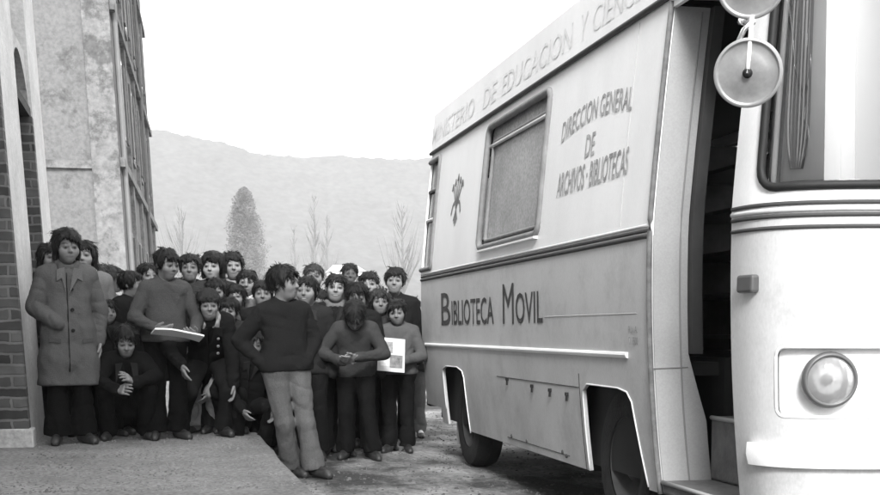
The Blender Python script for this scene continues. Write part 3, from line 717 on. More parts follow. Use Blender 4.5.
# little latches and rivets on the skirt
for (px, py) in ((508, 379), (533, 386), (551, 390), (568, 394)):
    u, z = S(px, py); c = Vector(shell(u, z, 0)); b = MB(); b.box((-.015, -.011, -.009), (.0, .011, .009), Matrix.Translation(c)); b.box((-.012, -.006, -.038), (-.003, .006, -.009), Matrix.Translation(c)); b.build('latch', m_rub, bus)
b = MB()
q0 = S(497, 377); q1 = S(580, 397)
b.tube([shell(q0[0] + (q1[0] - q0[0]) * i / 12, q0[1] + .005, .0005) for i in range(13)], .003, 5)
q0 = S(508, 437); q1 = S(570, 457); b.tube([shell(q0[0] + (q1[0] - q0[0]) * i / 12, q0[1], .0005) for i in range(13)], .003, 5)
b.tube([shell(S(584, 420)[0] - .03, z, .0005) for z in np.linspace(SK, .78, 8)], .003, 5)
b.build('panel_seam', m_gap, bus)
for (px, py) in ((512, 436), (527, 441), (563, 452), (567, 456)):
    u, z = S(px, py); b = MB(); nx, ny = nrm(u); b.lathe([(.012, 0), (.011, .006), (0, .008)], shell(u, z), (nx, ny, 0), 10); b.build('bolt', m_gap, bus)
uu = S(619, 250)[0]
b = MB()
for pxv in (566, 619):
    u = S(pxv, 280)[0]; b.tube([shell(u, z, .0003) for z in np.linspace(BELT + .07, 2.42, 14)], .0022, 5) if pxv == 619 else None
b.tube([shell(u, 1.08, .0003) for u in np.linspace(S(545, 330)[0], S(637, 330)[0], 14)], .0022, 5)
b.build('panel_seam', mat('seam_pale', .42, .7), bus)

# lettering
def lettering(txt, u0, u1, z0, z1, m, mapper=None, bold=0, parent=bus, shear=0):
    cu = bpy.data.curves.new('lettering', 'FONT'); cu.body = txt; cu.size = 1; cu.offset = bold; cu.resolution_u = 3
    to = bpy.data.objects.new('tmp', cu); COL.objects.link(to); dg = bpy.context.evaluated_depsgraph_get()
    me = bpy.data.meshes.new_from_object(to.evaluated_get(dg)); bpy.data.objects.remove(to)
    co = np.array([v.co[:] for v in me.vertices]); x0, x1 = co[:, 0].min(), co[:, 0].max(); y0, y1 = co[:, 1].min(), co[:, 1].max()
    for v in me.vertices:
        u = u0 + (v.co.x - x0) / (x1 - x0) * (u1 - u0); z = z0 + (v.co.y - y0) / (y1 - y0) * (z1 - z0)
        v.co = mapper(u, z) if mapper else shell(u, z, .0035)
    return link('lettering', me, m, parent)
def side_text(txt, pxl, pxr, m, zlo, zhi, bold=.0):
    zm = (zlo + zhi) / 2
    f = lambda px: S(px, proj(shell(S(px, 300)[0], zm))[1])[0]
    lettering(txt, f(pxl), f(pxr), zlo, zhi, m, bold=bold)
zb0 = S(443, 327)[1]; zb1 = S(443, 292)[1]; print('TEXT z', zb0, zb1, S(530, 323)[1], S(505, 281)[1])
zl = S(500, 324)[1]; zH = S(505, 284)[1]; zs1 = S(520, 291)[1]
side_text('B', 441.5, 450.5, m_letter, zl, zl + (zH - zl) * .98, .005); side_text('IBLIOTECA', 452, 494, m_letter, zl, zl + (zs1 - zl) * .92, .008)
side_text('M', 503, 514, m_letter, zl, zH, .0); side_text('OVIL', 516, 543, m_letter, zl, zl + (zs1 - zl) * .95, .008)
zg = lambda px, py: S(px, py)[1]
# arched first line
def arch_text(txt, pxl, pxr, z0, h, rise, m):
    ul, ur = S(pxl, 130)[0], S(pxr, 120)[0]
    lettering(txt, ul, ur, z0, z0 + h, m, mapper=lambda u, z: shell(u, z + rise * (1 - (2 * (u - ul) / (ur - ul) - 1) ** 2), .0035), bold=.006)
hA = zg(566, 121) - zg(566, 139)
arch_text('DIRECCION GENERAL', 563, 631, zg(563, 143) - .0, .11, .045, m_letter2)
ul, ur = S(586, 148)[0], S(595, 148)[0]; lettering('DE', ul, ur, zg(590, 156), zg(590, 134), m_letter2, bold=.01)
ul, ur = S(558, 185)[0], S(628, 170)[0]; lettering('ARCHIVOS · BIBLIOTECAS', ul, ur, zg(560, 197), zg(560, 197) + .13, m_letter2, bold=.012)
ul, ur = S(629, 328)[0], S(638, 328)[0]
lettering('P.M.A.', ul, ur, zg(633, 333), zg(633, 326), m_letter2, bold=.01); lettering('T. 3500', ul, ur, zg(633, 345), zg(633, 337), m_letter2, bold=.01)
def signpt(u, z): return sign(u, z, .003)
def su(px):   # pixel column on the sign board
    us = np.linspace(ub0, ub1, 300); xs = np.array([proj(sign(u, .45))[0] for u in us]); return float(np.interp(px, xs, us))
for t, a, c in (('MINISTERIO', 427, 475), ('DE', 484, 497), ('EDUCACION', 503, 573), ('Y', 581, 588), ('CIENCIA', 594, 652)):
    lettering(t, su(a), su(c), .2, .66, m_letter3, mapper=signpt, bold=.004)
# crest: a bundle of arrows under a yoke
cu_, czc = S(457, 200); b = MB(); hh = .19
def stroke(a, c, wd=.010):
    (x0, y0), (x1, y1) = a, c; L = math.hypot(x1 - x0, y1 - y0); nx, ny = -(y1 - y0) / L * wd, (x1 - x0) / L * wd
    b.add([shell(cu_ + x, czc + y, .0035) for x, y in ((x0 - nx, y0 - ny), (x1 - nx, y1 - ny), (x1 + nx, y1 + ny), (x0 + nx, y0 + ny))], [(0, 1, 2, 3)])
for k in (-2, -1, 0, 1, 2):
    stroke((-k * .03, -hh + abs(k) * .02), (k * .075, hh - abs(k) * .03)); tx, ty = k * .075, hh - abs(k) * .03
    stroke((tx, ty), (tx - .022 + k * .004, ty - .05)); stroke((tx, ty), (tx + .022 + k * .004, ty - .05))
pts = [(-.15, -.10), (-.11, -.03), (-.05, -.01), (0, -.05), (.05, -.01), (.11, -.03), (.15, -.10)]
for a, c in zip(pts, pts[1:]): stroke(a, c, .013)
b.build('emblem', mat('emblem_paint', .16, .7, .4, 12), bus)
#PEOPLE#

# ================================================================== THE CROWD
def smin(a, b, k):
    h = np.maximum(k - np.abs(a - b), 0) / k
    return np.minimum(a, b) - h * h * k * .25
class Field:
    """signed distances on a grid, blended smoothly, turned into one continuous surface"""
    def __init__(s, lo, hi, h):
        s.h = h; s.lo = np.array(lo, np.float32)
        s.n = np.ceil((np.array(hi) - s.lo) / h).astype(int) + 1
        s.ax = [s.lo[i] + h * np.arange(s.n[i], dtype=np.float32) for i in range(3)]
        s.v = np.full(tuple(s.n), .5, np.float32)
    def sub(s, lo, hi):
        a = np.clip(np.floor((np.array(lo) - s.lo) / s.h).astype(int), 0, s.n); b = np.clip(np.ceil((np.array(hi) - s.lo) / s.h).astype(int) + 1, 0, s.n)
        if np.any(b - a < 1): return None
        sl = tuple(slice(a[i], b[i]) for i in range(3))
        X = s.ax[0][sl[0]][:, None, None]; Y = s.ax[1][sl[1]][None, :, None]; Z = s.ax[2][sl[2]][None, None, :]
        return sl, X, Y, Z
    def cone(s, a, b, ra, rb, k=.02):
        a = np.array(a, float); b = np.array(b, float); m = max(ra, rb) + k + .03
        r = s.sub(np.minimum(a, b) - m, np.maximum(a, b) + m)
        if r is None: return
        sl, X, Y, Z = r; d = b - a; L = float(d @ d) + 1e-9
        t = np.clip(((X - a[0]) * d[0] + (Y - a[1]) * d[1] + (Z - a[2]) * d[2]) / L, 0, 1)
        q = np.sqrt((X - a[0] - t * d[0]) ** 2 + (Y - a[1] - t * d[1]) ** 2 + (Z - a[2] - t * d[2]) ** 2) - (ra + (rb - ra) * t)
        s.v[sl] = smin(s.v[sl], q, k)
    def ell(s, c, r, M=None, k=.02, cut=False, fn=None):
        c = np.array(c, float); r = np.array(r, float); m = r.max() + k + .04
        q = s.sub(c - m, c + m)
        if q is None: return
        sl, X, Y, Z = q; X = X - c[0]; Y = Y - c[1]; Z = Z - c[2]
        if M is not None:
            X, Y, Z = (M[0][0]*X + M[1][0]*Y + M[2][0]*Z, M[0][1]*X + M[1][1]*Y + M[2][1]*Z, M[0][2]*X + M[1][2]*Y + M[2][2]*Z)
        k0 = np.sqrt((X / r[0]) ** 2 + (Y / r[1]) ** 2 + (Z / r[2]) ** 2); k1 = np.sqrt((X / r[0]**2) ** 2 + (Y / r[1]**2) ** 2 + (Z / r[2]**2) ** 2) + 1e-9
        d = k0 * (k0 - 1) / k1
        if fn is not None: d = fn(d, X, Y, Z)
        s.v[sl] = -smin(-s.v[sl], d, k) if cut else smin(s.v[sl], d, k)
    def noise(s, amp, freq, seed, dirv=(1, 1, 1)):
        rg = np.random.RandomState(seed); X = s.ax[0][:, None, None]; Y = s.ax[1][None, :, None]; Z = s.ax[2][None, None, :]
        t = 0
        for i in range(6):
            f = rg.randn(3) * freq * (1 + .5 * i) * np.array(dirv); t = t + np.sin(X * f[0] + Y * f[1] + Z * f[2] + rg.rand() * 6.28) / (1 + .5 * i)
        s.v += (amp * t / 2.2).astype(np.float32)
    def folds(s, amp, freq, seed, d):
        """sharp creases running along direction d"""
        rg = np.random.RandomState(seed); X = s.ax[0][:, None, None]; Y = s.ax[1][None, :, None]; Z = s.ax[2][None, None, :]
        d = np.array(d, float); d = d / np.linalg.norm(d); t = 0
        for i in range(2):
            e = np.cross(d, rg.randn(3)); e = e / np.linalg.norm(e) + d * rg.randn() * .25; f = e * freq * (1 + .6 * i); ph = rg.rand() * 6.28
            wob = 1.1 * np.sin((X * d[1] + Y * d[2] + Z * d[0]) * freq * .45 + ph) + .9 * np.sin((X + Y * 1.3 + Z * .7) * freq * .3 + ph * 2)
            c = np.abs(np.sin(.5 * (X * f[0] + Y * f[1] + Z * f[2]) + wob)); mask = .5 + .5 * np.sin(X * 9 + ph) * np.sin(Z * 7 + ph * 3)
            t = t + (1 - c) ** 3 * mask
        s.v += (amp * (t - .25)).astype(np.float32)
    def below(s, z):  # remove everything under z
        s.v = np.maximum(s.v, (z - s.ax[2])[None, None, :])
    def mesh(s, name):
        f = s.v; inside = f < 0; nx, ny, nz = f.shape
        for a in range(3):   # close at the border
            sl = [slice(None)] * 3
            for e in (0, -1): sl[a] = e; f[tuple(sl)] = np.maximum(f[tuple(sl)], .004); 
        inside = f < 0
        cnt = np.zeros((nx - 1, ny - 1, nz - 1), np.int8)
        for i in (0, 1):
            for j in (0, 1):
                for k in (0, 1): cnt += inside[i:nx-1+i, j:ny-1+j, k:nz-1+k]
        act = (cnt > 0) & (cnt < 8); I, J, K = np.nonzero(act)
        idx = np.full(act.shape, -1, np.int32); idx[I, J, K] = np.arange(len(I))
        acc = np.zeros((len(I), 3)); num = np.zeros(len(I))
        C = [(i, j, k) for i in (0, 1) for j in (0, 1) for k in (0, 1)]
        for p in C:
            for a in range(3):
                if p[a]: continue
                q = list(p); q[a] = 1
                fa_ = f[I + p[0], J + p[1], K + p[2]]; fb = f[I + q[0], J + q[1], K + q[2]]
                m = (fa_ < 0) != (fb < 0); t = np.where(m, fa_ / np.where(m, fa_ - fb, 1), 0)
                for b in range(3): acc[:, b] += np.where(m, p[b] + (t if b == a else 0), 0)
                num += m
        P = acc / np.maximum(num, 1)[:, None] + np.stack([I, J, K], 1); V = s.lo + P * s.h
        quads = []
        for a in range(3):
            b, c = (a + 1) % 3, (a + 2) % 3
            s0 = [slice(1, -1)] * 3; s0[a] = slice(0, -1); s1 = [slice(1, -1)] * 3; s1[a] = slice(1, None)
            A = inside[tuple(s0)]; B = inside[tuple(s1)]; E = np.nonzero(A != B); fl = A[E]
            g = np.stack(E, 1); g[:, b] += 1; g[:, c] += 1
            def cell(db, dc):
                h = g.copy(); h[:, b] += db; h[:, c] += dc; return idx[h[:, 0], h[:, 1], h[:, 2]]
            q = np.stack([cell(-1, -1), cell(0, -1), cell(0, 0), cell(-1, 0)], 1)
            q[~fl] = q[~fl][:, ::-1]; quads.append(q)
        Q = np.concatenate(quads) if quads else np.zeros((0, 4), int); Q = Q[(Q >= 0).all(1)]
        me = bpy.data.meshes.new(name); me.vertices.add(len(V)); me.vertices.foreach_set('co', V.astype(np.float32).ravel())
        me.loops.add(len(Q) * 4); me.loops.foreach_set('vertex_index', Q.ravel().astype(np.int32))
        me.polygons.add(len(Q)); me.polygons.foreach_set('loop_start', np.arange(len(Q), dtype=np.int32) * 4)
        try: me.polygons.foreach_set('loop_total', np.full(len(Q), 4, np.int32))
        except Exception: pass
        me.update(calc_edges=True); me.validate(); me.polygons.foreach_set('use_smooth', [True] * len(me.polygons))
        return me, V

def skinmat():
    m = bpy.data.materials.new('skin'); m.use_nodes = True; n = m.node_tree.nodes; b = n['Principled BSDF']; l = m.node_tree.links
    a = n.new('ShaderNodeVertexColor'); a.layer_name = 'tone'; l.new(a.outputs[0], b.inputs['Base Color'])
    b.inputs['Roughness'].default_value = .55; b.inputs['Specular IOR Level'].default_value = .3; return m
m_skin = skinmat()
cloth_cache = {}
def cloth(v, kind='wool'):
    k = (round(v, 3), kind)
    if k not in cloth_cache:
        if kind == 'wool': m = mat('woollen_cloth', v, .95, .10, 5, .35, 160, spec=.1, fine=.14, fscale=190)
        elif kind == 'knit': m = mat('knitted_wool', v, .95, .10, 6, .6, 110, spec=.1, stretch=(1, 1, 2.6), fine=.2, fscale=110)
        elif kind == 'denim': m = mat('washed_denim', v, .9, .28, 4, .4, 180, spec=.12, fine=.12, fscale=200, stretch=(1, 1, .4))
        else: m = mat('plain_cloth', v, .85, .2, 10, .3, 60, spec=.15)
        nn = m.node_tree.nodes; ll = m.node_tree.links; bs = nn['Principled BSDF']; bs.inputs['Specular IOR Level'].default_value = .05; old = bs.inputs['Normal'].links[0].from_socket
        tc = nn.new('ShaderNodeTexCoord'); mp = nn.new('ShaderNodeMapping'); mp.inputs['Scale'].default_value = (1, 1, .45 if kind in ('plain', 'denim') else .8)
        nz = nn.new('ShaderNodeTexNoise'); nz.inputs['Scale'].default_value = 9; nz.inputs['Detail'].default_value = 3; nz.inputs['Distortion'].default_value = 1.6
        ll.new(tc.outputs['Object'], mp.inputs[0]); ll.new(mp.outputs[0], nz.inputs['Vector'])
        bp = nn.new('ShaderNodeBump'); bp.inputs['Strength'].default_value = {'wool': .15, 'knit': .12, 'plain': .25, 'denim': .25}[kind]; bp.inputs['Distance'].default_value = .025
        ll.new(nz.outputs['Fac'], bp.inputs['Height']); ll.new(old, bp.inputs['Normal']); ll.new(bp.outputs[0], bs.inputs['Normal'])
        cloth_cache[k] = m
    return cloth_cache[k]
m_hair = mat('dark_hair', .008, .55, .45, 40, .3, 150, spec=.2); m_hair_br = mat('brown_hair', .03, .6, .4, 40, .3, 150, spec=.2)
m_shoe = mat('scuffed_leather', .03, .5, .4, 20, spec=.4)

def rot(axis, deg): return np.array(Matrix.Rotation(R(deg), 3, axis))

def figure(label, hx, hy, Y, base, yaw=0, H=None, hyaw=0, hpitch=0, hroll=0, lean=0, side=0, hair='bowl', hairm=None, smile=0, skin=.17,
           top=('sweater', 0.0310, 'wool'), legs=('trousers', 0.0100, 'plain'), arm_l=None, arm_r=None, leg_l=None, leg_r=None, hip=(0, 0, .53), hands=True,
           flare=.05, collar=None, shirt=None, buttons=0, scale_w=1.0, fine=.0065, lh=None, rh=None, wool_hat=None, twist=0, shoe=None, sock=.02, sd=None):
    """one person: joints in units of stature, facing -Y before being turned by yaw; the head centre is seen at (hx, hy) of the photograph at depth Y"""
    sd = sd or int(hx * 31 + hy * 7)
    U = rot('Z', twist) @ rot('Y', side) @ rot('X', lean)
    hipc = np.array(hip, float)
    up = lambda x, y, z: hipc + U @ (np.array((x, y, z)) - np.array((0, 0, .53)))
    J = {}
    sw = .096 * scale_w
    J['waist'] = up(0, 0, .62); J['chest'] = up(0, 0, .74); J['neck'] = up(0, .008, .835)
    HM = U @ rot('Z', hyaw) @ rot('X', hpitch) @ rot('Y', hroll) if True else U
    J['head'] = J['neck'] + U @ np.array((0, -.006, .03)) + HM @ np.array((0, -.012, .052))
    for s, q in (('l', -1), ('r', 1)):
        J['sh' + s] = up(q * sw, .008, .788)
        J['hip' + s] = hipc + rot('Z', twist * .3) @ np.array((q * .053, 0, -.015))
        am = arm_l if q < 0 else arm_r
        if am is None: am = ((q * (sw + .034), .02, .62), (q * (sw + .040), -.025, .475))
        J['el' + s] = np.array(am[0], float); J['wr' + s] = np.array(am[1], float)
        lg = leg_l if q < 0 else leg_r
        if lg is None: lg = ((q * .056, -.012, .28), (q * .06, .01, .045))
        J['kn' + s] = np.array(lg[0], float); J['an' + s] = np.array(lg[1], float)
        J['toe' + s] = J['an' + s] + np.array(lg[2] if len(lg) > 2 else (q * .025, -.095, -.02))
    # stature from the picture for standing people
    if H is None:
        hz = atY(hx, hy, Y).z; H = (hz - base) / J['head'][2]
    hpos = atY(hx, hy, Y)
    RZ = rot('Z', yaw)
    P = {k: RZ @ (v * H) for k, v in J.items()}
    org = Vector((hpos.x - P['head'][0], Y - P['head'][1], base))
    HMw = RZ @ HM
    hh = min(.222, .118 * H + .045)     # head height: children have relatively large heads
    hc = P['head']
    rt = root('person', org, label, 'person', 'people gathered by the library bus')
    pts = np.array(list(P.values())); lo = pts.min(0) - .16; hi = pts.max(0) + .17; lo[2] = -.004
    def hl(x, y, z): return hc + HMw @ (np.array((x, y, z)) * hh)
    # ---------------- body
    F = Field(lo, hi, fine); h = H
    k = .03
    F.cone(P['hipl'], P['hipr'], .048*h, .048*h, k); 
    for q in 'lr':
        F.cone(P['hip' + q] + RZ @ np.array((0, 0, .02*h)), P['sh' + q] * .72 + P['chest'] * .28, .042*h, .038*h, k)
        F.cone(P['chest'], P['sh' + q], .040*h, .026*h, k)
        F.cone(P['sh' + q], P['el' + q], .028*h, .024*h, .02); F.cone(P['el' + q], P['wr' + q], .024*h, .017*h, .02)
        F.cone(P['hip' + q], P['kn' + q], .046*h, .032*h, k); F.cone(P['kn' + q], P['an' + q], .032*h, .022*h, .02)
        F.cone(P['an' + q], P['toe' + q], .022*h, .018*h, .01)
    F.cone(P['neck'] - RZ @ np.array((0, 0, .03*h)), hl(0, .12, -.30), .036*h, .19*hh, .02)
    rv = random.Random(sd + 5); fw_, jw_, nl_, ch_ = rv.uniform(.93, 1.07), rv.uniform(.85, 1.25), rv.uniform(.8, 1.25), rv.uniform(.7, 1.25)
    E = lambda c, r, k=.012, cut=False: F.ell(hl(*c), np.array(r) * hh, HMw, k, cut)
    E((0, .08, .14), (.340, .43, .36)); E((0, -.09, -.12), (.272 * fw_, .33, .38), .03); E((0, -.20, -.34), (.16 * jw_, .17, .155), .035)
    for q in (-1, 1):
        E((q * .17, -.27, -.13), (.12 * ch_, .12, .12 * ch_), .03); E((q * .355, .04, -.04), (.045, .085, .125), .008)
        E((q * .145, -.455, .015), (.085, .065, .05), .03, True); E((q * .145, -.345, .005), (.07, .07, .06), .006)
    F.cone(hl(-.15, -.375, .095), hl(.15, -.375, .095), .035*hh, .035*hh, .02)
    F.cone(hl(0, -.40, .05), hl(0, -.43 - .055 * nl_, -.08 - .035 * nl_), .028*hh, .048*hh, .012)
    for q in (-1, 1): F.cone(hl(q * .045, -.43, -.125), hl(q * .05, -.42, -.13), .034*hh, .034*hh, .01)
    F.cone(hl(-.085, -.375, -.255), hl(.085, -.375, -.255), .022*hh, .022*hh, .01); F.cone(hl(-.07, -.375, -.31), hl(.07, -.375, -.31), .025*hh, .025*hh, .01)
    # hands: palm, four unequal bent fingers, thumb from the side of the palm
    if hands:
        for q, sg in (('l', -1), ('r', 1)):
            spec = lh if q == 'l' else rh
            if spec == 'pocket': continue
            wr = P['wr' + q]; d = wr - P['el' + q]; d = d / np.linalg.norm(d); sz = .105 * h
            inn = RZ @ np.array((-sg, -.25, 0.0))          # palm faces the body
            if spec is not None and not isinstance(spec, str):
                d = RZ @ np.array(spec[0], float); d = d / np.linalg.norm(d); inn = RZ @ np.array(spec[1], float)
            inn = inn - d * (inn @ d); inn = inn / np.linalg.norm(inn); lat = np.cross(d, inn)
            if sg > 0: lat = -lat                          # thumb side
            curl = 1.0 if spec is None or not isinstance(spec, str) else 1.9
            F.cone(wr, wr + d * sz * .12, .017*h, .018*h, .01)
            for t in (-.16, -.05, .06, .16): F.cone(wr + d * sz * .10 + lat * t * sz * .6, wr + d * sz * .48 + lat * t * sz * 1.25, .085*sz, .085*sz, .012)
            fr = max(.0066, .058 * sz)
            for t, L, c in ((.235, .42, .5), (.08, .48, .7), (-.075, .44, .85), (-.23, .34, 1.05)):
                p0 = wr + d * sz * .47 + lat * t * sz; a1 = .35 * curl * c; a2 = .95 * curl * c
                p1 = p0 + (d * math.cos(a1) + inn * math.sin(a1)) * sz * L * .5; p2 = p1 + (d * math.cos(a2) + inn * math.sin(a2)) * sz * L * .36
                p3 = p2 + (d * math.cos(a2 * 1.3) + inn * math.sin(a2 * 1.3)) * sz * L * .24
                F.cone(p0, p1, fr * 1.08, fr, .004); F.cone(p1, p2, fr, fr * .94, .003); F.cone(p2, p3, fr * .94, fr * .8, .003)
            t0 = wr + d * sz * .16 + lat * sz * .2; t1 = t0 + (d * .75 + lat * .55 + inn * .35) * sz * .26; t2 = t1 + (d * .9 + lat * .15 + inn * .4) * sz * .24
            F.cone(t0, t1, fr * 1.35, fr * 1.15, .008); F.cone(t1, t2, fr * 1.1, fr * .85, .004)
    me, V = F.mesh('person_body')
    # skin, lips, brows and eyes as the body's own colours
    L = (V - hc) @ HMw / hh
    x, y, z = np.abs(L[:, 0]), L[:, 1], L[:, 2]; tone = np.full(len(V), skin) * (1 + .10 * np.sin(L[:, 0] * 7 + sd) * np.sin(L[:, 2] * 6 + sd * 2) * np.sin(L[:, 1] * 5))
    bt = rv.uniform(.016, .032); bz = rv.uniform(.12, .15); mw = rv.uniform(.85, 1.2)
    face = (y < -.22) & (z < .3) & (z > -.5) & (x < .34)
    def soft(d, w): return np.clip(.5 - d / w, 0, 1)
    lipz = np.where(smile, -.285 + .35 * x ** 2 * 3, -.285)
    lip = soft(np.sqrt((x / ((.14 if smile else .11) * mw)) ** 2 + ((z - lipz) / (.05 if smile else .035)) ** 2) - 1, .5) * face
    tone = tone * (1 - lip) + .09 * lip
    if smile:
        te = soft(np.sqrt((x / .085) ** 2 + ((z - lipz - .008) / .018) ** 2) - 1, .7) * face; tone = tone * (1 - te) + .32 * te
    br = soft(np.sqrt(((x - .15) / .095) ** 2 + ((z - bz + (x - .15) ** 2 * 3 + (x - .15) * .05) / bt) ** 2) - 1, .8) * face; tone = tone * (1 - br) + .03 * br
    ey = soft(np.sqrt(((x - .145) / .078) ** 2 + ((z - .005) / .042) ** 2) - 1, .6) * face; tone = tone * (1 - ey) + .07 * ey
    ew = soft(np.sqrt(((x - .145) / .062) ** 2 + ((z - .002) / .026) ** 2) - 1, .7) * face; tone = tone * (1 - ew) + .105 * ew
    ir = soft(np.sqrt(((x - .145) / .034) ** 2 + ((z - .004) / .036) ** 2) - 1, .8) * face; tone = tone * (1 - ir) + .015 * ir
    ft = np.ones(len(V)) * 9
    for q in 'lr': ft = np.minimum(ft, np.minimum(np.linalg.norm(V - P['an' + q], axis=1), np.linalg.norm(V - P['toe' + q], axis=1)))
    tone = np.where(ft < .095, sock, tone)
    no = soft(np.sqrt(((x - .035) / .022) ** 2 + ((z + .15) / .016) ** 2) - 1, 1) * face; tone = tone * (1 - no) + .06 * no
    ck = soft(np.sqrt(((x - .19) / .1) ** 2 + ((z + .13) / .09) ** 2) - 1, 1.5) * face; tone = tone * (1 - .12 * ck)
    at = me.color_attributes.new('tone', 'FLOAT_COLOR', 'POINT'); cc = np.ones((len(V), 4), np.float32); cc[:, :3] = tone[:, None]; at.data.foreach_set('color', cc.ravel())
    bo = link('body', me, m_skin); bo.parent = rt
    def part(name, F, m):
        me, V = F.mesh(name); o = link(name, me, m); o.parent = rt; return o
    # ---------------- hair
    if hair:
        F = Field(hc - .26, hc + .26, .0052); 
        fr = {'bowl': .20, 'short': .27, 'long': .24, 'bouffant': .22, 'curly': .25, 'hat': .3}[hair]
        sidez = {'bowl': -.26, 'short': -.02, 'long': -.55, 'bouffant': -.22, 'curly': -.1, 'hat': -.1}[hair]
        backz = {'bowl': -.46, 'short': -.32, 'long': -.8, 'bouffant': -.5, 'curly': -.4, 'hat': -.35}[hair]
        big = {'bowl': 1.02, 'short': .96, 'long': 1.02, 'bouffant': 1.14, 'curly': 1.07, 'hat': .97}[hair]
        rg = np.random.RandomState(sd); ph = rg.rand(8) * 6.28
        def fn(d, X, Y_, Z):
            X = X / hh; Yn = Y_ / hh; Zn = Z / hh + .13
            ang = np.arctan2(X, -Yn + .02)                 # 0 at the forehead
            t = np.clip((np.abs(ang) - .62) / .35, 0, 1); t2 = np.clip((np.abs(ang) - 1.5) / .6, 0, 1)
            t = t * t * (3 - 2 * t)
            low = fr + .06 * np.sin(ang * 4 + ph[0]) + .035 * np.sin(ang * 11 + ph[1]) * np.sin(ang * 3 + ph[6]) + .03 * np.sin(ang * 31 + ph[4])
            low = low + (sidez + .04 * np.sin(ang * 9 + ph[2]) - low) * t; low = low + (backz - low) * t2
            n_ = .007 * np.sin(ang * 7 + ph[2] + Zn * 5) * np.sin(ang * 3 + ph[6] + 2 * Zn) * 1.6 + .005 * np.sin(ang * 19 + ph[3] + 7 * Zn) + .010 * np.sin(Zn * 9 + ph[5] + ang * 3)
            if hair == 'curly': n_ = n_ + .03 * np.sin(X * 21 + ph[6]) * np.sin(Yn * 23 + ph[7]) * np.sin(Zn * 19 + ph[1])
            d = d + n_ * hh
            q = (low - Zn) * hh
            return -smin(-d, -q, .012)
        F.ell(hl(0, .07, .13), np.array((.415, .475, .405)) * hh * big, HMw, .004, fn=fn)
        if hair == 'bouffant': F.ell(hl(0, .1, .34), np.array((.36, .38, .26)) * hh, HMw, .03)
        if hair in ('long', 'bouffant') :
            zb = -.62 if hair == 'long' else -.36
            for q in (-1, 1): F.cone(hl(q * .36, .06, .05), hl(q * .37, .08, zb), .10*hh, .085*hh, .03)
            F.cone(hl(0, .30, 0), hl(0, .30, zb), .24*hh, .2*hh, .04)
            F.noise(.004, 45, sd, (1, 1, .3))
        for i in range(34):
            an = rv.uniform(-3.14, 3.14); front = abs(an) < .75; el = rv.uniform(.25, 1.25)
            base_ = np.array((math.sin(an) * math.cos(el) * .41, -math.cos(an) * math.cos(el) * .47 + .07, .13 + math.sin(el) * .40)) * big
            if front: base_ = np.array((math.sin(an) * .40, -math.cos(an) * .45 + .07, .30)) * big
            tip = base_ * np.array((1.06, 1.06, 1)) + np.array((rv.uniform(-.10, .10), rv.uniform(-.05, .06), rv.uniform(-.20, -.02) if (front or el < .8) else rv.uniform(-.02, .06)))
            F.cone(hl(*base_), hl(*tip), .028 * hh, .014 * hh, .012)
        F.noise(.0022, 55, sd + 7, (1, 1, .5)); F.noise(.0012, 150, sd + 8, (1, 1, .4))
        hm = hairm or m_hair
        me, V = F.mesh('hair'); me.update()
        nv = np.zeros(len(V) * 3, np.float32); me.vertex_normals.foreach_get('vector', nv); nv = nv.reshape(-1, 3)
        r2 = np.random.RandomState(sd + 11); loc = (V - hc) @ HMw / hh; ok = np.nonzero(nv @ (HMw @ np.array((0, 0, 1.0))) > -.75)[0]
        pv = [tuple(v) for v in V]; pf = [tuple(q.vertices) for q in me.polygons]
        crown = hl(0, .16, .5)
        if len(ok):
            for ii in r2.choice(ok, min(len(ok), 620), replace=True):
                n0 = nv[ii]; v0 = V[ii]; away = v0 - crown; away = away / (np.linalg.norm(away) + 1e-6); dn = away * .7 + np.array((0, 0, -.5)) + r2.randn(3) * .30
                dn = dn - n0 * (dn @ n0); dn = dn / (np.linalg.norm(dn) + 1e-6); sdv = np.cross(dn, n0); Ls = r2.uniform(.022, .052) * (1.3 if hair in ('long', 'curly') else 1); lift = r2.uniform(-.02, .20) * (1.4 if hair == 'curly' else 1); wd = r2.uniform(.0018, .0036)
                a0 = v0 + n0 * .001; a1 = v0 + dn * Ls * .55 + n0 * (lift * Ls * .45 + .0015); a2 = v0 + dn * Ls + n0 * (lift * Ls * .6) + np.array((0, 0, -.1)) * Ls
                kk = len(pv); pv += [tuple(a0 - sdv * wd), tuple(a0 + sdv * wd), tuple(a1 - sdv * wd * .8 + n0 * .001), tuple(a1 + sdv * wd * .8 + n0 * .001), tuple(a2)]
                pf += [(kk, kk + 1, kk + 3, kk + 2), (kk + 2, kk + 3, kk + 4)]
        m2 = bpy.data.meshes.new('hair'); m2.from_pydata(pv, [], pf); o = link('hair', m2, hm, None, True); o.parent = rt
    if wool_hat is not None:
        F = Field(hc - .2, hc + .24, .006)
        def fn(d, X, Y_, Z): return -smin(-d, -(.17 * hh - (Z + .15 * hh) + .12 * Y_), .008)
        F.ell(hl(0, .06, .15), np.array((.43, .49, .44)) * hh, HMw, .004, fn=fn)
        F.cone(hl(-.30, -.30, .235), hl(.30, -.30, .235), .045*hh, .045*hh, .02)
        part('knitted_cap', F, cloth(wool_hat, 'knit'))
    # ---------------- top garment
    kind, tv, tk = top; coat = kind == 'coat'
    F = Field(lo, hi, .0095 if fine < .007 else .011)
    hem = {'sweater': -.005, 'jacket': -.045, 'coat': -.24}[kind]
    thick = {'sweater': .009, 'jacket': .015, 'coat': .017}[kind]
    Uw = RZ @ U
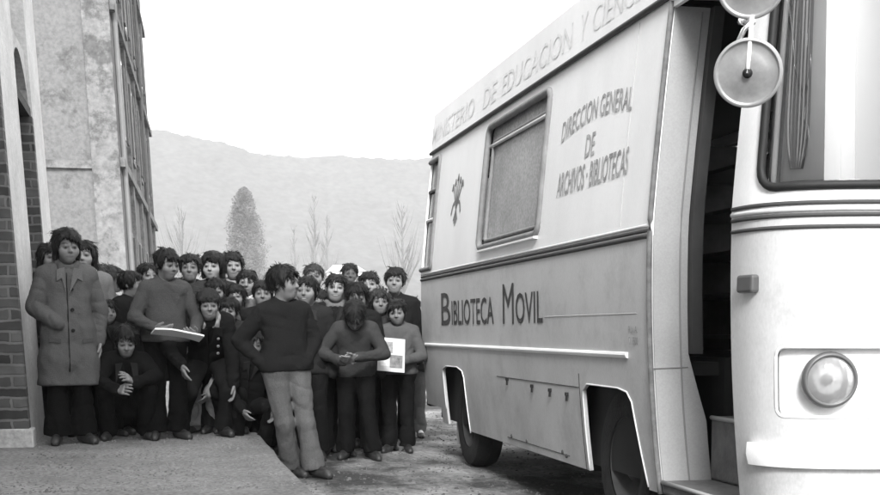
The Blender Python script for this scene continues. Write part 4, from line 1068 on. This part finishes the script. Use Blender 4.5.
    for q, sg in (('l', -1), ('r', 1)):
        hb = P['hip' + q] * .94 + P['hip' + ('r' if q == 'l' else 'l')] * .06 + Uw @ np.array((0, 0, .015 + min(hem, 0) * (0 if coat else .8))) * h
        mid = P['waist'] + Uw @ np.array((sg * .036, 0, 0)) * h
        shq = P['sh' + q] * .62 + P['chest'] * .38
        F.cone(hb, mid, (.066 if kind == 'sweater' else .062)*h + thick, .052*h + thick, .05); F.cone(mid, shq, .052*h + thick, .054*h + thick, .05)
        F.cone(P['neck'] - Uw @ np.array((0, 0, .035)) * h, P['sh' + q], .040*h + thick, .034*h + thick, .04)
        if coat:
            F.cone(hb, hb + RZ @ np.array((sg * .010, 0, hem)) * h, .064*h + thick, .076*h + thick, .05)
    if coat: F.cone(P['hipl'] - RZ @ np.array((0, 0, .12*h)), P['hipr'] - RZ @ np.array((0, 0, .12*h)), .078*h, .078*h, .05)
    F.cone(P['neck'] - RZ @ np.array((0, 0, .02*h)), P['neck'] * .8 + hl(0, .1, -.42) * .2, .050*h, .040*h, .02)
    if kind == 'sweater':   # ribbed hem band
        F.cone(P['hipl'] + Uw @ np.array((0, 0, .03*h)), P['hipr'] + Uw @ np.array((0, 0, .03*h)), .074*h, .074*h, .03)
    F.cone(P['waist'], P['neck'] - Uw @ np.array((0, .004, .05)) * h, .052*h + thick, .050*h + thick, .04)
    F.folds(.009 if not coat else .007, 34 if not coat else 22, sd + 2, Uw @ np.array((1, .2, .35)) if not coat else (0.12, 0, 1))
    F.noise(.0045, 17, sd, (1.2, 1.2, .5 if coat else .9)); F.noise(.0024, 46, sd + 1, (1, 1, .6))
    # hem: cut square to the trunk
    X = F.ax[0][:, None, None]; Yg = F.ax[1][None, :, None]; Z = F.ax[2][None, None, :]
    axis = Uw @ np.array((0, 0, 1.0)) if not coat else np.array((0, 0, 1.0))
    hp = (P['hipl'] + P['hipr']) / 2 + axis * (hem + .0) * h
    pl = -((X - hp[0]) * axis[0] + (Yg - hp[1]) * axis[1] + (Z - hp[2]) * axis[2])
    F.v = np.maximum(F.v, pl + .0015 * np.sin(X * 40 + sd)).astype(np.float32)
    # sleeves, kept apart from the trunk, with creases round the elbow
    G_ = Field(lo, hi, F.h)
    for q in 'lr':
        e2 = P['wr' + q]
        G_.cone(P['sh' + q], P['el' + q], .035*h + thick, .029*h + thick, .010)
        G_.cone(P['el' + q], e2, .026*h + thick, .019*h + thick, .008)
        d = P['wr' + q] - P['el' + q]; L_ = np.linalg.norm(d); d = d / L_
        for t in (.10, .28, .80): G_.cone(P['el' + q] + d * L_ * t, P['el' + q] + d * L_ * (t + .03), (.028 - .006 * t) * h + thick, (.028 - .006 * t) * h + thick, .012)
        u_ = P['sh' + q] - P['el' + q]
        for t in (.12, .34): G_.cone(P['el' + q] + u_ * t, P['el' + q] + u_ * (t + .05), .029*h + thick, .029*h + thick, .012)
    G_.folds(.009, 55, sd + 9, Uw @ np.array((1, .3, .1))); G_.noise(.0025, 40, sd + 10)
    F.v = smin(F.v, G_.v, .008).astype(np.float32)
    # open the neck for the head
    F.ell(hl(0, -.10, -.2), np.array((.36, .46, .40)) * hh, HMw, .012, True)
    nm = {'sweater': 'sweater', 'jacket': 'jacket', 'coat': 'coat'}[kind]
    to = part(nm, F, cloth(tv, tk)); F0 = F
    fwd = Uw @ np.array((0, -1.0, 0)); upv = Uw @ np.array((0, 0, 1.0)); rgt = Uw @ np.array((1.0, 0, 0))
    depth = .068*h + thick + .008
    def chest(u, v): return P['chest'] + rgt * u * h + upv * v * h + fwd * depth
    def surf(u, v):    # where the front of the garment lies at this height
        o_ = P['chest'] + rgt * u * h + upv * v * h
        for st in np.arange(.24, .0, -.004):
            q_ = o_ + fwd * st; ii = np.round((q_ - F0.lo) / F0.h).astype(int)
            if (ii < 0).any() or (ii >= F0.n).any(): continue
            if F0.v[tuple(ii)] < .002: return q_ + fwd * .006
        return o_ + fwd * depth
    if kind != 'sweater' and fine < .0078:
        v0, v1 = .055, {'jacket': -.20, 'coat': -.40}[kind]
        b = MB(); off = .012 * (1 if sd % 2 else -1)
        b.tube([surf(off, v) - fwd * .003 for v in np.linspace(v0, v1, 14)], .0045, 6); o = b.build('front_edge', cloth(tv * .25, 'plain'), None, True); o.parent = rt
        for sg in (-1, 1):
            pts = [(sg * .020, .080), (sg * .058, .070), (sg * .060, .015), (sg * .036, .028), (off + sg * .006, -.045)]
            a_ = [surf(*q_) for q_ in pts]; b = MB(); b.add(a_ + [x_ + fwd * .010 for x_ in a_], [(0, 1, 2, 3, 4), (9, 8, 7, 6, 5)] + [(i, (i + 1) % 5, 5 + (i + 1) % 5, 5 + i) for i in range(5)])
            o = bevel(b.build('lapel', cloth(tv * 1.25 + .004, tk)), .004); o.parent = rt
        if kind == 'coat':
            for sg in (-1, 1):
                a_ = [surf(sg * .05, -.25), surf(sg * .10, -.245), surf(sg * .10, -.262), surf(sg * .05, -.268)]; b = MB(); b.add(a_ + [x_ + fwd * .006 for x_ in a_], [(0, 1, 2, 3), (7, 6, 5, 4)] + [(i, (i + 1) % 4, 4 + (i + 1) % 4, 4 + i) for i in range(4)]); o = b.build('pocket_flap', cloth(tv * .8, tk)); o.parent = rt
            for k_ in range(3):
                c_ = surf(off + .02, -.02 - k_ * .095); b = MB(); b.lathe([(.013, -.004), (.013, .005), (0, .006)], c_, fwd, 12); o = b.build('button', cloth(.02, 'plain')); o.parent = rt
    if collar is not None:
        F = Field(P['neck'] - .16, P['neck'] + .16, .006)
        for a in range(14):
            t0, t1 = 2 * math.pi * a / 14, 2 * math.pi * (a + 1) / 14
            c0 = P['neck'] + Uw @ np.array((math.cos(t0) * .050, math.sin(t0) * .046 - .006, .004 - .02 * (math.sin(t0) < -.5))) * h
            c1 = P['neck'] + Uw @ np.array((math.cos(t1) * .050, math.sin(t1) * .046 - .006, .004 - .02 * (math.sin(t1) < -.5))) * h
            F.cone(c0, c1, .0145*h, .0145*h, .008)
        for q in (-1, 1):
            F.cone(P['neck'] + Uw @ np.array((q * .034, -.046, -.008)) * h, P['neck'] + Uw @ np.array((q * .040, -.064, -.060)) * h, .017*h, .008*h, .01)
        part('collar', F, cloth(collar, 'plain'))
    if shirt is not None:
        F = Field(P['chest'] - .24, P['chest'] + .24, .006)
        F.ell(P['chest'] + upv * .045 * h + fwd * (.050*h + thick), np.array((.030, .016, .075)) * h, Uw, .02)
        part('pullover', F, cloth(shirt, 'knit'))
    for i in range(buttons):
        c = P['chest'] * 1.0 + upv * (.02 - .055 * i) * h + rgt * .035 * h + fwd * (depth + .012)
        b = MB(); b.lathe([(.011, -.006), (.011, .003), (0, .005)], c, fwd, 10); o = b.build('button', cloth(.3, 'plain')); o.parent = rt
    # ---------------- trousers
    lk, lv, lm = legs
    F = Field(lo, hi, .0095 if fine < .007 else .012)
    F.cone(P['hipl'] + RZ @ np.array((0, 0, .02*h)), P['hipr'] + RZ @ np.array((0, 0, .02*h)), .060*h, .060*h, .04)
    F.cone(P['hipl'], P['waist'] * .6 + P['hipl'] * .4, .058*h, .05*h, .04); F.cone(P['hipr'], P['waist'] * .6 + P['hipr'] * .4, .058*h, .05*h, .04)
    for q in 'lr':
        F.cone(P['hip' + q], P['kn' + q], .060*h, .042*h, .018)
        e = P['an' + q] - RZ @ np.array((0, 0, .012)) * h
        F.cone(P['kn' + q], e, .042*h, flare*h * .88, .010)
        dk = e - P['kn' + q]
        for t in (.04, .72, .88): F.cone(P['kn' + q] + dk * t, P['kn' + q] + dk * (t + .03), (.044 + (flare * .9 - .042) * t) * h, (.044 + (flare * .9 - .042) * t) * h, .014)
    F.noise(.004, 18, sd + 3, (1, 1, .55)); F.folds(.010, 30, sd + 5, (.9, .3, .5)); F.folds(.008, 26, sd + 6, (.1, .1, 1))
    zmin = min(P['anl'][2], P['anr'][2])
    for q in 'lr':
        e = P['an' + q]; r_ = F.sub(e - .12, e + np.array((.12, .12, -.012*h)))
        d = e - P['kn' + q]; d = d / np.linalg.norm(d)
        X = F.ax[0][:, None, None] - e[0]; Yg = F.ax[1][None, :, None] - e[1]; Z = F.ax[2][None, None, :] - e[2]
        plane = X * d[0] + Yg * d[1] + Z * d[2] - .002; near = (X*X + Yg*Yg + Z*Z) < (.15*h) ** 2
        F.v = np.where(near, np.maximum(F.v, plane), F.v).astype(np.float32)
    part('trousers', F, cloth(lv, lm))
    # ---------------- shoes
    for q in 'lr':
        a, t = P['an' + q], P['toe' + q]; d = t - a; d = d / np.linalg.norm(d)
        F = Field(np.minimum(a, t) - .1, np.maximum(a, t) + .1, .008)
        F.cone(a - d * .015*h, a + d * .03*h, .025*h, .024*h, .02); F.cone(a + d * .02*h - np.array((0, 0, .018*h)), t + d * .016*h - np.array((0, 0, .008*h)), .025*h, .020*h, .015); F.cone(a - d * .02*h - np.array((0, 0, .022*h)), t - np.array((0, 0, .004*h)), .024*h, .022*h, .01)
        if a[2] < .09*h: F.below(.001)
        part('shoe', F, shoe or m_shoe)
    rt['org'] = 0; del rt['org']
    return rt, P, org, H

G = SWZ
A = dict
# ---- on the pavement, from the wall outwards
ped = []
def add(*a, **k): r = figure(*a, **k); ped.append(r); return r
add('person in long grey woollen coat, one hand in its pocket, standing by the white pier', 67, 247, 9.5, G, yaw=14, hpitch=6, hyaw=4, hair='bouffant', top=('coat', .085, 'wool'), legs=('trousers', 0.0060, 'plain'), flare=.068, scale_w=1.0,
    arm_l=((-.150, .0, .635), (-.062, -.085, .560)), arm_r=((.150, .02, .62), (.138, .0, .48)), lh='pocket', collar=.075, fine=.006)
add('person with long black hair mostly hidden in the doorway behind the grey coat', 50, 258, 10.6, G, yaw=25, hair='long', top=('jacket', 0.0186, 'wool'), hands=False, fine=.009)
add('long haired person with pale scarf peeping over the shoulder of the grey coat', 84, 256, 10.25, G, yaw=5, hyaw=-10, hair='long', top=('coat', 0.1440, 'wool'), collar=.5, fine=.007, hands=False, skin=0.26)
add('small pale faced person in light patterned scarf right of the grey coat', 98, 279, 10.5, G, yaw=20, hair='curly', hairm=m_hair_br, top=('jacket', 0.1800, 'wool'), collar=.45, fine=.007, hands=False, skin=0.28)
add('person with brown curly hair and white collar, seen from the side below the corner stones', 112, 279, 10.9, G, yaw=55, hyaw=25, hair='curly', hairm=m_hair_br, top=('jacket', 0.0248, 'wool'), collar=.55, fine=.008, hands=False)
add('person in black jacket turned right in profile behind the squatting one', 131, 284, 10.35, G, yaw=45, hyaw=30, hair='bowl', top=('jacket', 0.0112, 'wool'), fine=.007, hands=False)
add('person squatting low on the pavement in black with hands clasped between the knees', 126, 343, 9.6, G, yaw=4, H=1.38, hip=(0, .10, .20), lean=28, hpitch=-6, hair='bowl', top=('jacket', 0.0087, 'wool'), legs=('trousers', 0.0070, 'plain'),
    leg_l=((-.115, -.10, .285), (-.095, .06, .045)), leg_r=((.115, -.10, .285), (.10, .06, .045)), arm_l=((-.15, -.10, .33), (-.05, -.20, .28)), arm_r=((.15, -.10, .35), (.03, -.21, .32)), lh=((.3, -.5, .1), (1, 0, -.3)), rh=((-.4, -.4, .4), (-1, -.2, 0)), fine=.0062)
P7 = add('tall person in ribbed grey knitted pullover holding an open booklet at waist height', 167, 264, 9.75, G, yaw=12, hyaw=22, hpitch=12, hair='bowl', top=('sweater', .062, 'knit'), legs=('trousers', 0.0045, 'plain'), flare=.066,
    arm_l=((-.165, -.01, .635), (-.085, -.15, .58)), arm_r=((.165, -.02, .63), (.11, -.16, .55)), lh=((.5, -.45, -.05), (.3, .3, 1)), rh=((-.35, -.5, .05), (-.3, .3, 1)), fine=.006)
add('person half hidden behind the right shoulder of the ribbed pullover', 190, 268, 10.4, G, yaw=-5, hair='bowl', top=('jacket', 0.0310, 'wool'), fine=.007, hands=False, skin=.17)
add('person with high black bouffant hair and bright pale face in the back row', 213, 267, 10.8, G, yaw=-12, hyaw=-6, hair='bouffant', top=('coat', 0.0248, 'wool'), fine=.0065, hands=False, skin=0.30)
add('person with straight fringe, tallest head to the right in the pavement group', 233, 266, 10.9, G, yaw=0, hair='bowl', top=('jacket', 0.0372, 'wool'), collar=.25, fine=.007, hands=False, skin=0.25)
add('person with pale open collar standing just left of the dark sweater', 247, 283, 10.6, G, yaw=-8, hair='bowl', top=('jacket', 0.1080, 'plain'), collar=.5, fine=.007, hands=False, skin=0.21)
add('person with heavy fringe looking down in light speckled jacket above the knitted cap', 216, 291, 10.25, G, yaw=-5, hpitch=10, hair='bowl', top=('jacket', 0.1800, 'wool'), fine=.0065, hands=False, skin=0.17)
add('person bending forward in knitted cap and dark buttoned jacket over pale pullover', 209, 323, 9.75, G, yaw=6, H=1.42, hip=(.10, .10, .43), lean=44, side=-6, hpitch=-34, hyaw=-6, hair='hat', wool_hat=.03, top=('jacket', 0.0099, 'wool'), legs=('trousers', 0.0110, 'wool'), collar=.25, buttons=3, smile=1,
    leg_l=((-.03, -.09, .25), (-.06, .16, .05)), leg_r=((.175, -.10, .25), (.155, -.03, .05)), arm_l=((-.16, -.16, .50), (-.09, -.28, .40)), arm_r=((.20, -.10, .46), (.20, -.13, .29)), lh=((.1, -.3, -.6), (1, 0, 0)), rh=((0, -.2, -1), (-1, 0, 0)), fine=.006)
add('crouching person with round face close behind the knitted cap', 229, 319, 10.1, G, yaw=-14, H=1.30, hip=(0, .05, .40), lean=25, hpitch=-18, hair='bowl', top=('jacket', 0.0217, 'wool'), leg_l=((-.07, -.16, .27), (-.06, .02, .045)), leg_r=((.07, -.16, .27), (.06, .02, .045)), fine=.007, hands=False, skin=0.20)
add('person in light skirted coat crouching between the booklet holder and the knitted cap', 199, 348, 10.15, G, yaw=-10, H=1.25, hip=(0, .05, .30), lean=30, hair='bowl', top=('coat', 0.2700, 'plain'), legs=('trousers', .28, 'plain'), leg_l=((-.07, -.15, .27), (-.06, .05, .045)), leg_r=((.07, -.15, .27), (.06, .05, .045)), fine=.008,
    arm_l=((-.12, -.1, .36), (-.06, -.2, .26)), arm_r=((.12, -.1, .36), (.06, -.2, .26)))
# ---- on the road
add('person in dark coat peering past the left shoulder of the dark sweater', 263, 294, 10.3, 0, yaw=-6, hair='bowl', top=('coat', 0.0124, 'wool'), fine=.007, hands=False, skin=0.17)
MAIN = add('person in dark sweater and faded jeans stepping off the kerb, head turned right', 284, 283, 8.5, 0, yaw=10, hyaw=46, hpitch=3, hair='curly', top=('sweater', 0.0136, 'wool'), legs=('trousers', .105, 'denim'), flare=.058, scale_w=.97, hip=(.035, .0, .525), side=-3.0,
    leg_l=((.015, -.02, .27), (.080, .09, .05), (.03, -.09, -.022)), leg_r=((.115, -.03, .275), (.165, .0, .05), (.035, -.09, -.022)), arm_l=((-.178, .04, .645), (-.075, -.02, .53)), arm_r=((.178, .01, .65), (.105, -.06, .535)), lh='pocket', rh='pocket', fine=.0055)
add('person squatting behind the dark sweater with one pale hand hanging by the kerb', 252, 352, 9.95, 0, yaw=15, H=1.3, hip=(0, .08, .34), lean=20, hair='bowl', top=('jacket', 0.0093, 'wool'), leg_l=((-.1, -.10, .30), (-.08, .05, .045)), leg_r=((.1, -.10, .30), (.09, .05, .045)), fine=.0068,
    arm_l=((-.15, -.08, .40), (-.1, -.16, .30)), arm_r=((.16, -.12, .40), (.07, -.22, .31)), rh=((-.1, -.3, -.8), (-1, 0, 0)))
add('person with dark fringe grinning beside the ear of the dark sweater', 307, 291, 9.75, 0, yaw=-14, hyaw=-8, hair='bowl', top=('jacket', 0.0186, 'wool'), smile=1, fine=.0065, hands=False, skin=0.18)
add('person with short brown hair in the back row above the grinning dark fringe', 314, 277, 11.2, 0, yaw=-10, hair='short', hairm=m_hair_br, top=('jacket', 0.0900, 'wool'), fine=.008, hands=False, skin=.17)
add('smiling person in dark jacket with hands clasped at the chest', 336, 288, 10.05, 0, yaw=-8, hroll=4, hair='short', top=('jacket', 0.0136, 'wool'), smile=1, collar=.12, arm_l=((-.16, .0, .64), (-.07, -.12, .68)), arm_r=((.16, .0, .64), (.01, -.13, .685)), lh=((.6, -.3, .3), (.4, .2, -.6)), rh=((-.6, -.3, .3), (-.4, .2, -.6)), fine=.0062, skin=0.24)
add('small distant person standing far behind the smiling faces', 350, 274, 13.5, 0, yaw=-5, hair='short', top=('jacket', 0.0186, 'wool'), fine=.01, hands=False, skin=0.07)
add('dark faced person with tousled hair looking down behind the bent boy', 357, 297, 9.95, 0, yaw=-6, hpitch=14, hair='curly', top=('jacket', 0.0124, 'wool'), fine=.0065, hands=False, skin=0.11)
P22 = add('person laughing in the back with one arm raised holding a white paper roll', 369, 285, 10.7, 0, yaw=-12, hroll=-6, hair='short', top=('jacket', 0.0186, 'wool'), smile=1, arm_r=((.13, -.10, .70), (.085, -.17, .82)), rh=((-.1, -.1, 1), (-.2, -1, 0)), fine=.0063, skin=0.26)
add('tallest person on the right in dark jacket beside the bus corner', 395, 281, 10.95, 0, yaw=-14, hroll=3, hair='bowl', top=('jacket', 0.0136, 'wool'), smile=1, fine=.0062, hands=False, skin=0.22)
add('person bowed so that the crown of black hair faces the camera, sleeves grey', 355, 327, 9.55, 0, yaw=-8, H=1.33, hip=(0, .05, .53), lean=26, hpitch=38, hair='bowl', top=('sweater', .042, 'wool'), legs=('trousers', 0.0060, 'plain'), flare=.056,
    arm_l=((-.20, -.06, .63), (-.07, -.20, .575)), arm_r=((.17, -.10, .62), (.0, -.22, .60)), lh=((.5, -.3, .1), (.5, .3, .6)), rh=((-.5, -.3, -.1), (-.5, .3, .6)), leg_l=((-.055, -.01, .28), (-.06, .03, .045)), leg_r=((.075, -.03, .28), (.105, -.05, .045)), fine=.0062)
P25 = add('person in grey sweater holding a pale magazine flat against the chest by the bus', 397, 312, 10.2, 0, yaw=-16, hpitch=10, hroll=-5, hair='bowl', top=('sweater', .085, 'wool'), legs=('trousers', 0.0080, 'plain'), flare=.054,
    arm_l=((-.165, -.01, .64), (-.10, -.15, .57)), arm_r=((.165, -.02, .63), (.04, -.17, .60)), lh=((.6, -.35, .1), (.2, .6, .7)), rh=((-.7, -.25, -.25), (.1, .8, .2)), fine=.006, skin=0.17)
add('person in grey trousers and white socks mostly hidden behind the rear of the bus', 411, 308, 11.6, 0, yaw=-20, hair='bowl', top=('jacket', 0.0186, 'wool'), legs=('trousers', .10, 'plain'), sock=.5, fine=.01, hands=False)

# further faces in the gaps of the throng
add('dark haired face in the gap below the chin of the half hidden pavement person', 183, 290, 10.7, G, yaw=10, hair='short', top=('jacket', 0.0186, 'wool'), fine=.0075, hands=False, skin=.19)
add('small face between the fringe in speckled jacket and the pale open collar', 236, 297, 10.45, G, yaw=-10, hair='bowl', top=('jacket', 0.0310, 'wool'), fine=.0075, hands=False, skin=.21)
add('face low between the grinning dark fringe and the clasped hands', 321, 303, 10.4, 0, yaw=-12, hair='bowl', top=('sweater', 0.0248, 'wool'), fine=.0075, hands=False, skin=.17)
add('face squeezed between the dark faced one and the magazine holder', 380, 302, 10.45, 0, yaw=-5, hair='curly', hairm=m_hair_br, top=('jacket', 0.0248, 'wool'), fine=.0075, hands=False, skin=.18)
add('long haired person in dark clothes behind the black jacket in profile', 148, 276, 11.2, G, yaw=20, hair='long', top=('coat', 0.0186, 'wool'), fine=.008, hands=False, skin=.2)
add('short person in dark jacket low behind the one squatting on the pavement', 107, 312, 10.1, G, yaw=25, hair='bowl', top=('jacket', 0.0155, 'wool'), fine=.0075, hands=False, skin=.16)

# things the people hold
m_paper = mat('paper', .72, .7, .06, 20)
def held(name, P, org, c, u, v, wid, hei, th, m, label, cat, fold=0, pic=None):
    u = Vector(u).normalized(); v = Vector(v); v = (v - u * v.dot(u)).normalized(); n_ = u.cross(v); c = Vector(c)
    r = root(name, c, label, cat)
    b = MB(); N = 12
    vs = []
    for i in range(N + 1):
        s = i / N - .5; bend = fold * (s * s * 4 - .3)
        for (t, o) in ((-.5, 0), (.5, 0), (.5, th), (-.5, th)): vs.append(c + u * s * wid + v * t * hei + n_ * (o + bend + .004 * math.sin(s * 9) * (t)))
    b.add(vs, [(i*4 + k, i*4 + (k+1) % 4, (i+1)*4 + (k+1) % 4, (i+1)*4 + k) for i in range(N) for k in range(4)] + [(0,1,2,3), (N*4+3, N*4+2, N*4+1, N*4)])
    b.build('pages', m, r)
    if pic:
        for (a0, a1, b0, b1, mm) in pic:
            q = MB(); vs = []
            for i in range(N + 1):
                s = a0 + (a1 - a0) * i / N - .5; bend = fold * (s * s * 4 - .3)
                for t in (b0 - .5, b1 - .5): vs.append(c + u * s * wid + v * t * hei + n_ * (th + .0025 + bend + .004 * math.sin(s * 9) * t))
            q.add(vs, [(2*i, 2*i + 1, 2*i + 3, 2*i + 2) for i in range(N)]); q.build('cover_picture', mm, r)
    return r
r, P, org, H = P7
c = (np.array(org) + (P['wrl'] + P['wrr']) / 2); c = Vector(c) + Vector((.02, -.075, -.012))
e = Vector(P['wrr'] - P['wrl'])
held('booklet', P, org, c, e, (.1, -1, .25), .36, .17, .012, m_paper, 'open white booklet held level in the hands of the ribbed pullover wearer', 'booklet', fold=.012)
r, P, org, H = P25
c = Vector(np.array(org) + P['chest'] * .35 + (P['hipl'] + P['hipr']) * .5 * .65) 
mc = atY(391, 355, 9.93)
held('magazine', P, org, mc, (1, .1, -.10), (.06, .25, 1), .225, .275, .008, mat('magazine_cover', .50, .5, .12, 14), 'pale magazine with printed cover held flat by the boy in grey sweater', 'magazine', fold=.004,
     pic=((.12, .55, .55, .88, mat('print_grey', .27, .6, .4, 30)), (.45, .92, .12, .5, mat('print_dark', .16, .6, .5, 26)), (.1, .4, .15, .42, mat('print_pale', .62, .6, .2, 30))))
r, P, org, H = P22
c = atY(378, 308, 10.45)
b = MB(); t = root('paper_roll', c, 'white paper roll held up in the raised hand among the back row', 'paper roll')
b.lathe([(.001, -.075), (.026, -.075), (.027, .0), (.026, .075), (.021, .075), (.020, .03), (.001, .03)], c, (.05, .0, 1), 20); b.build('sheet', m_paper, t, True)
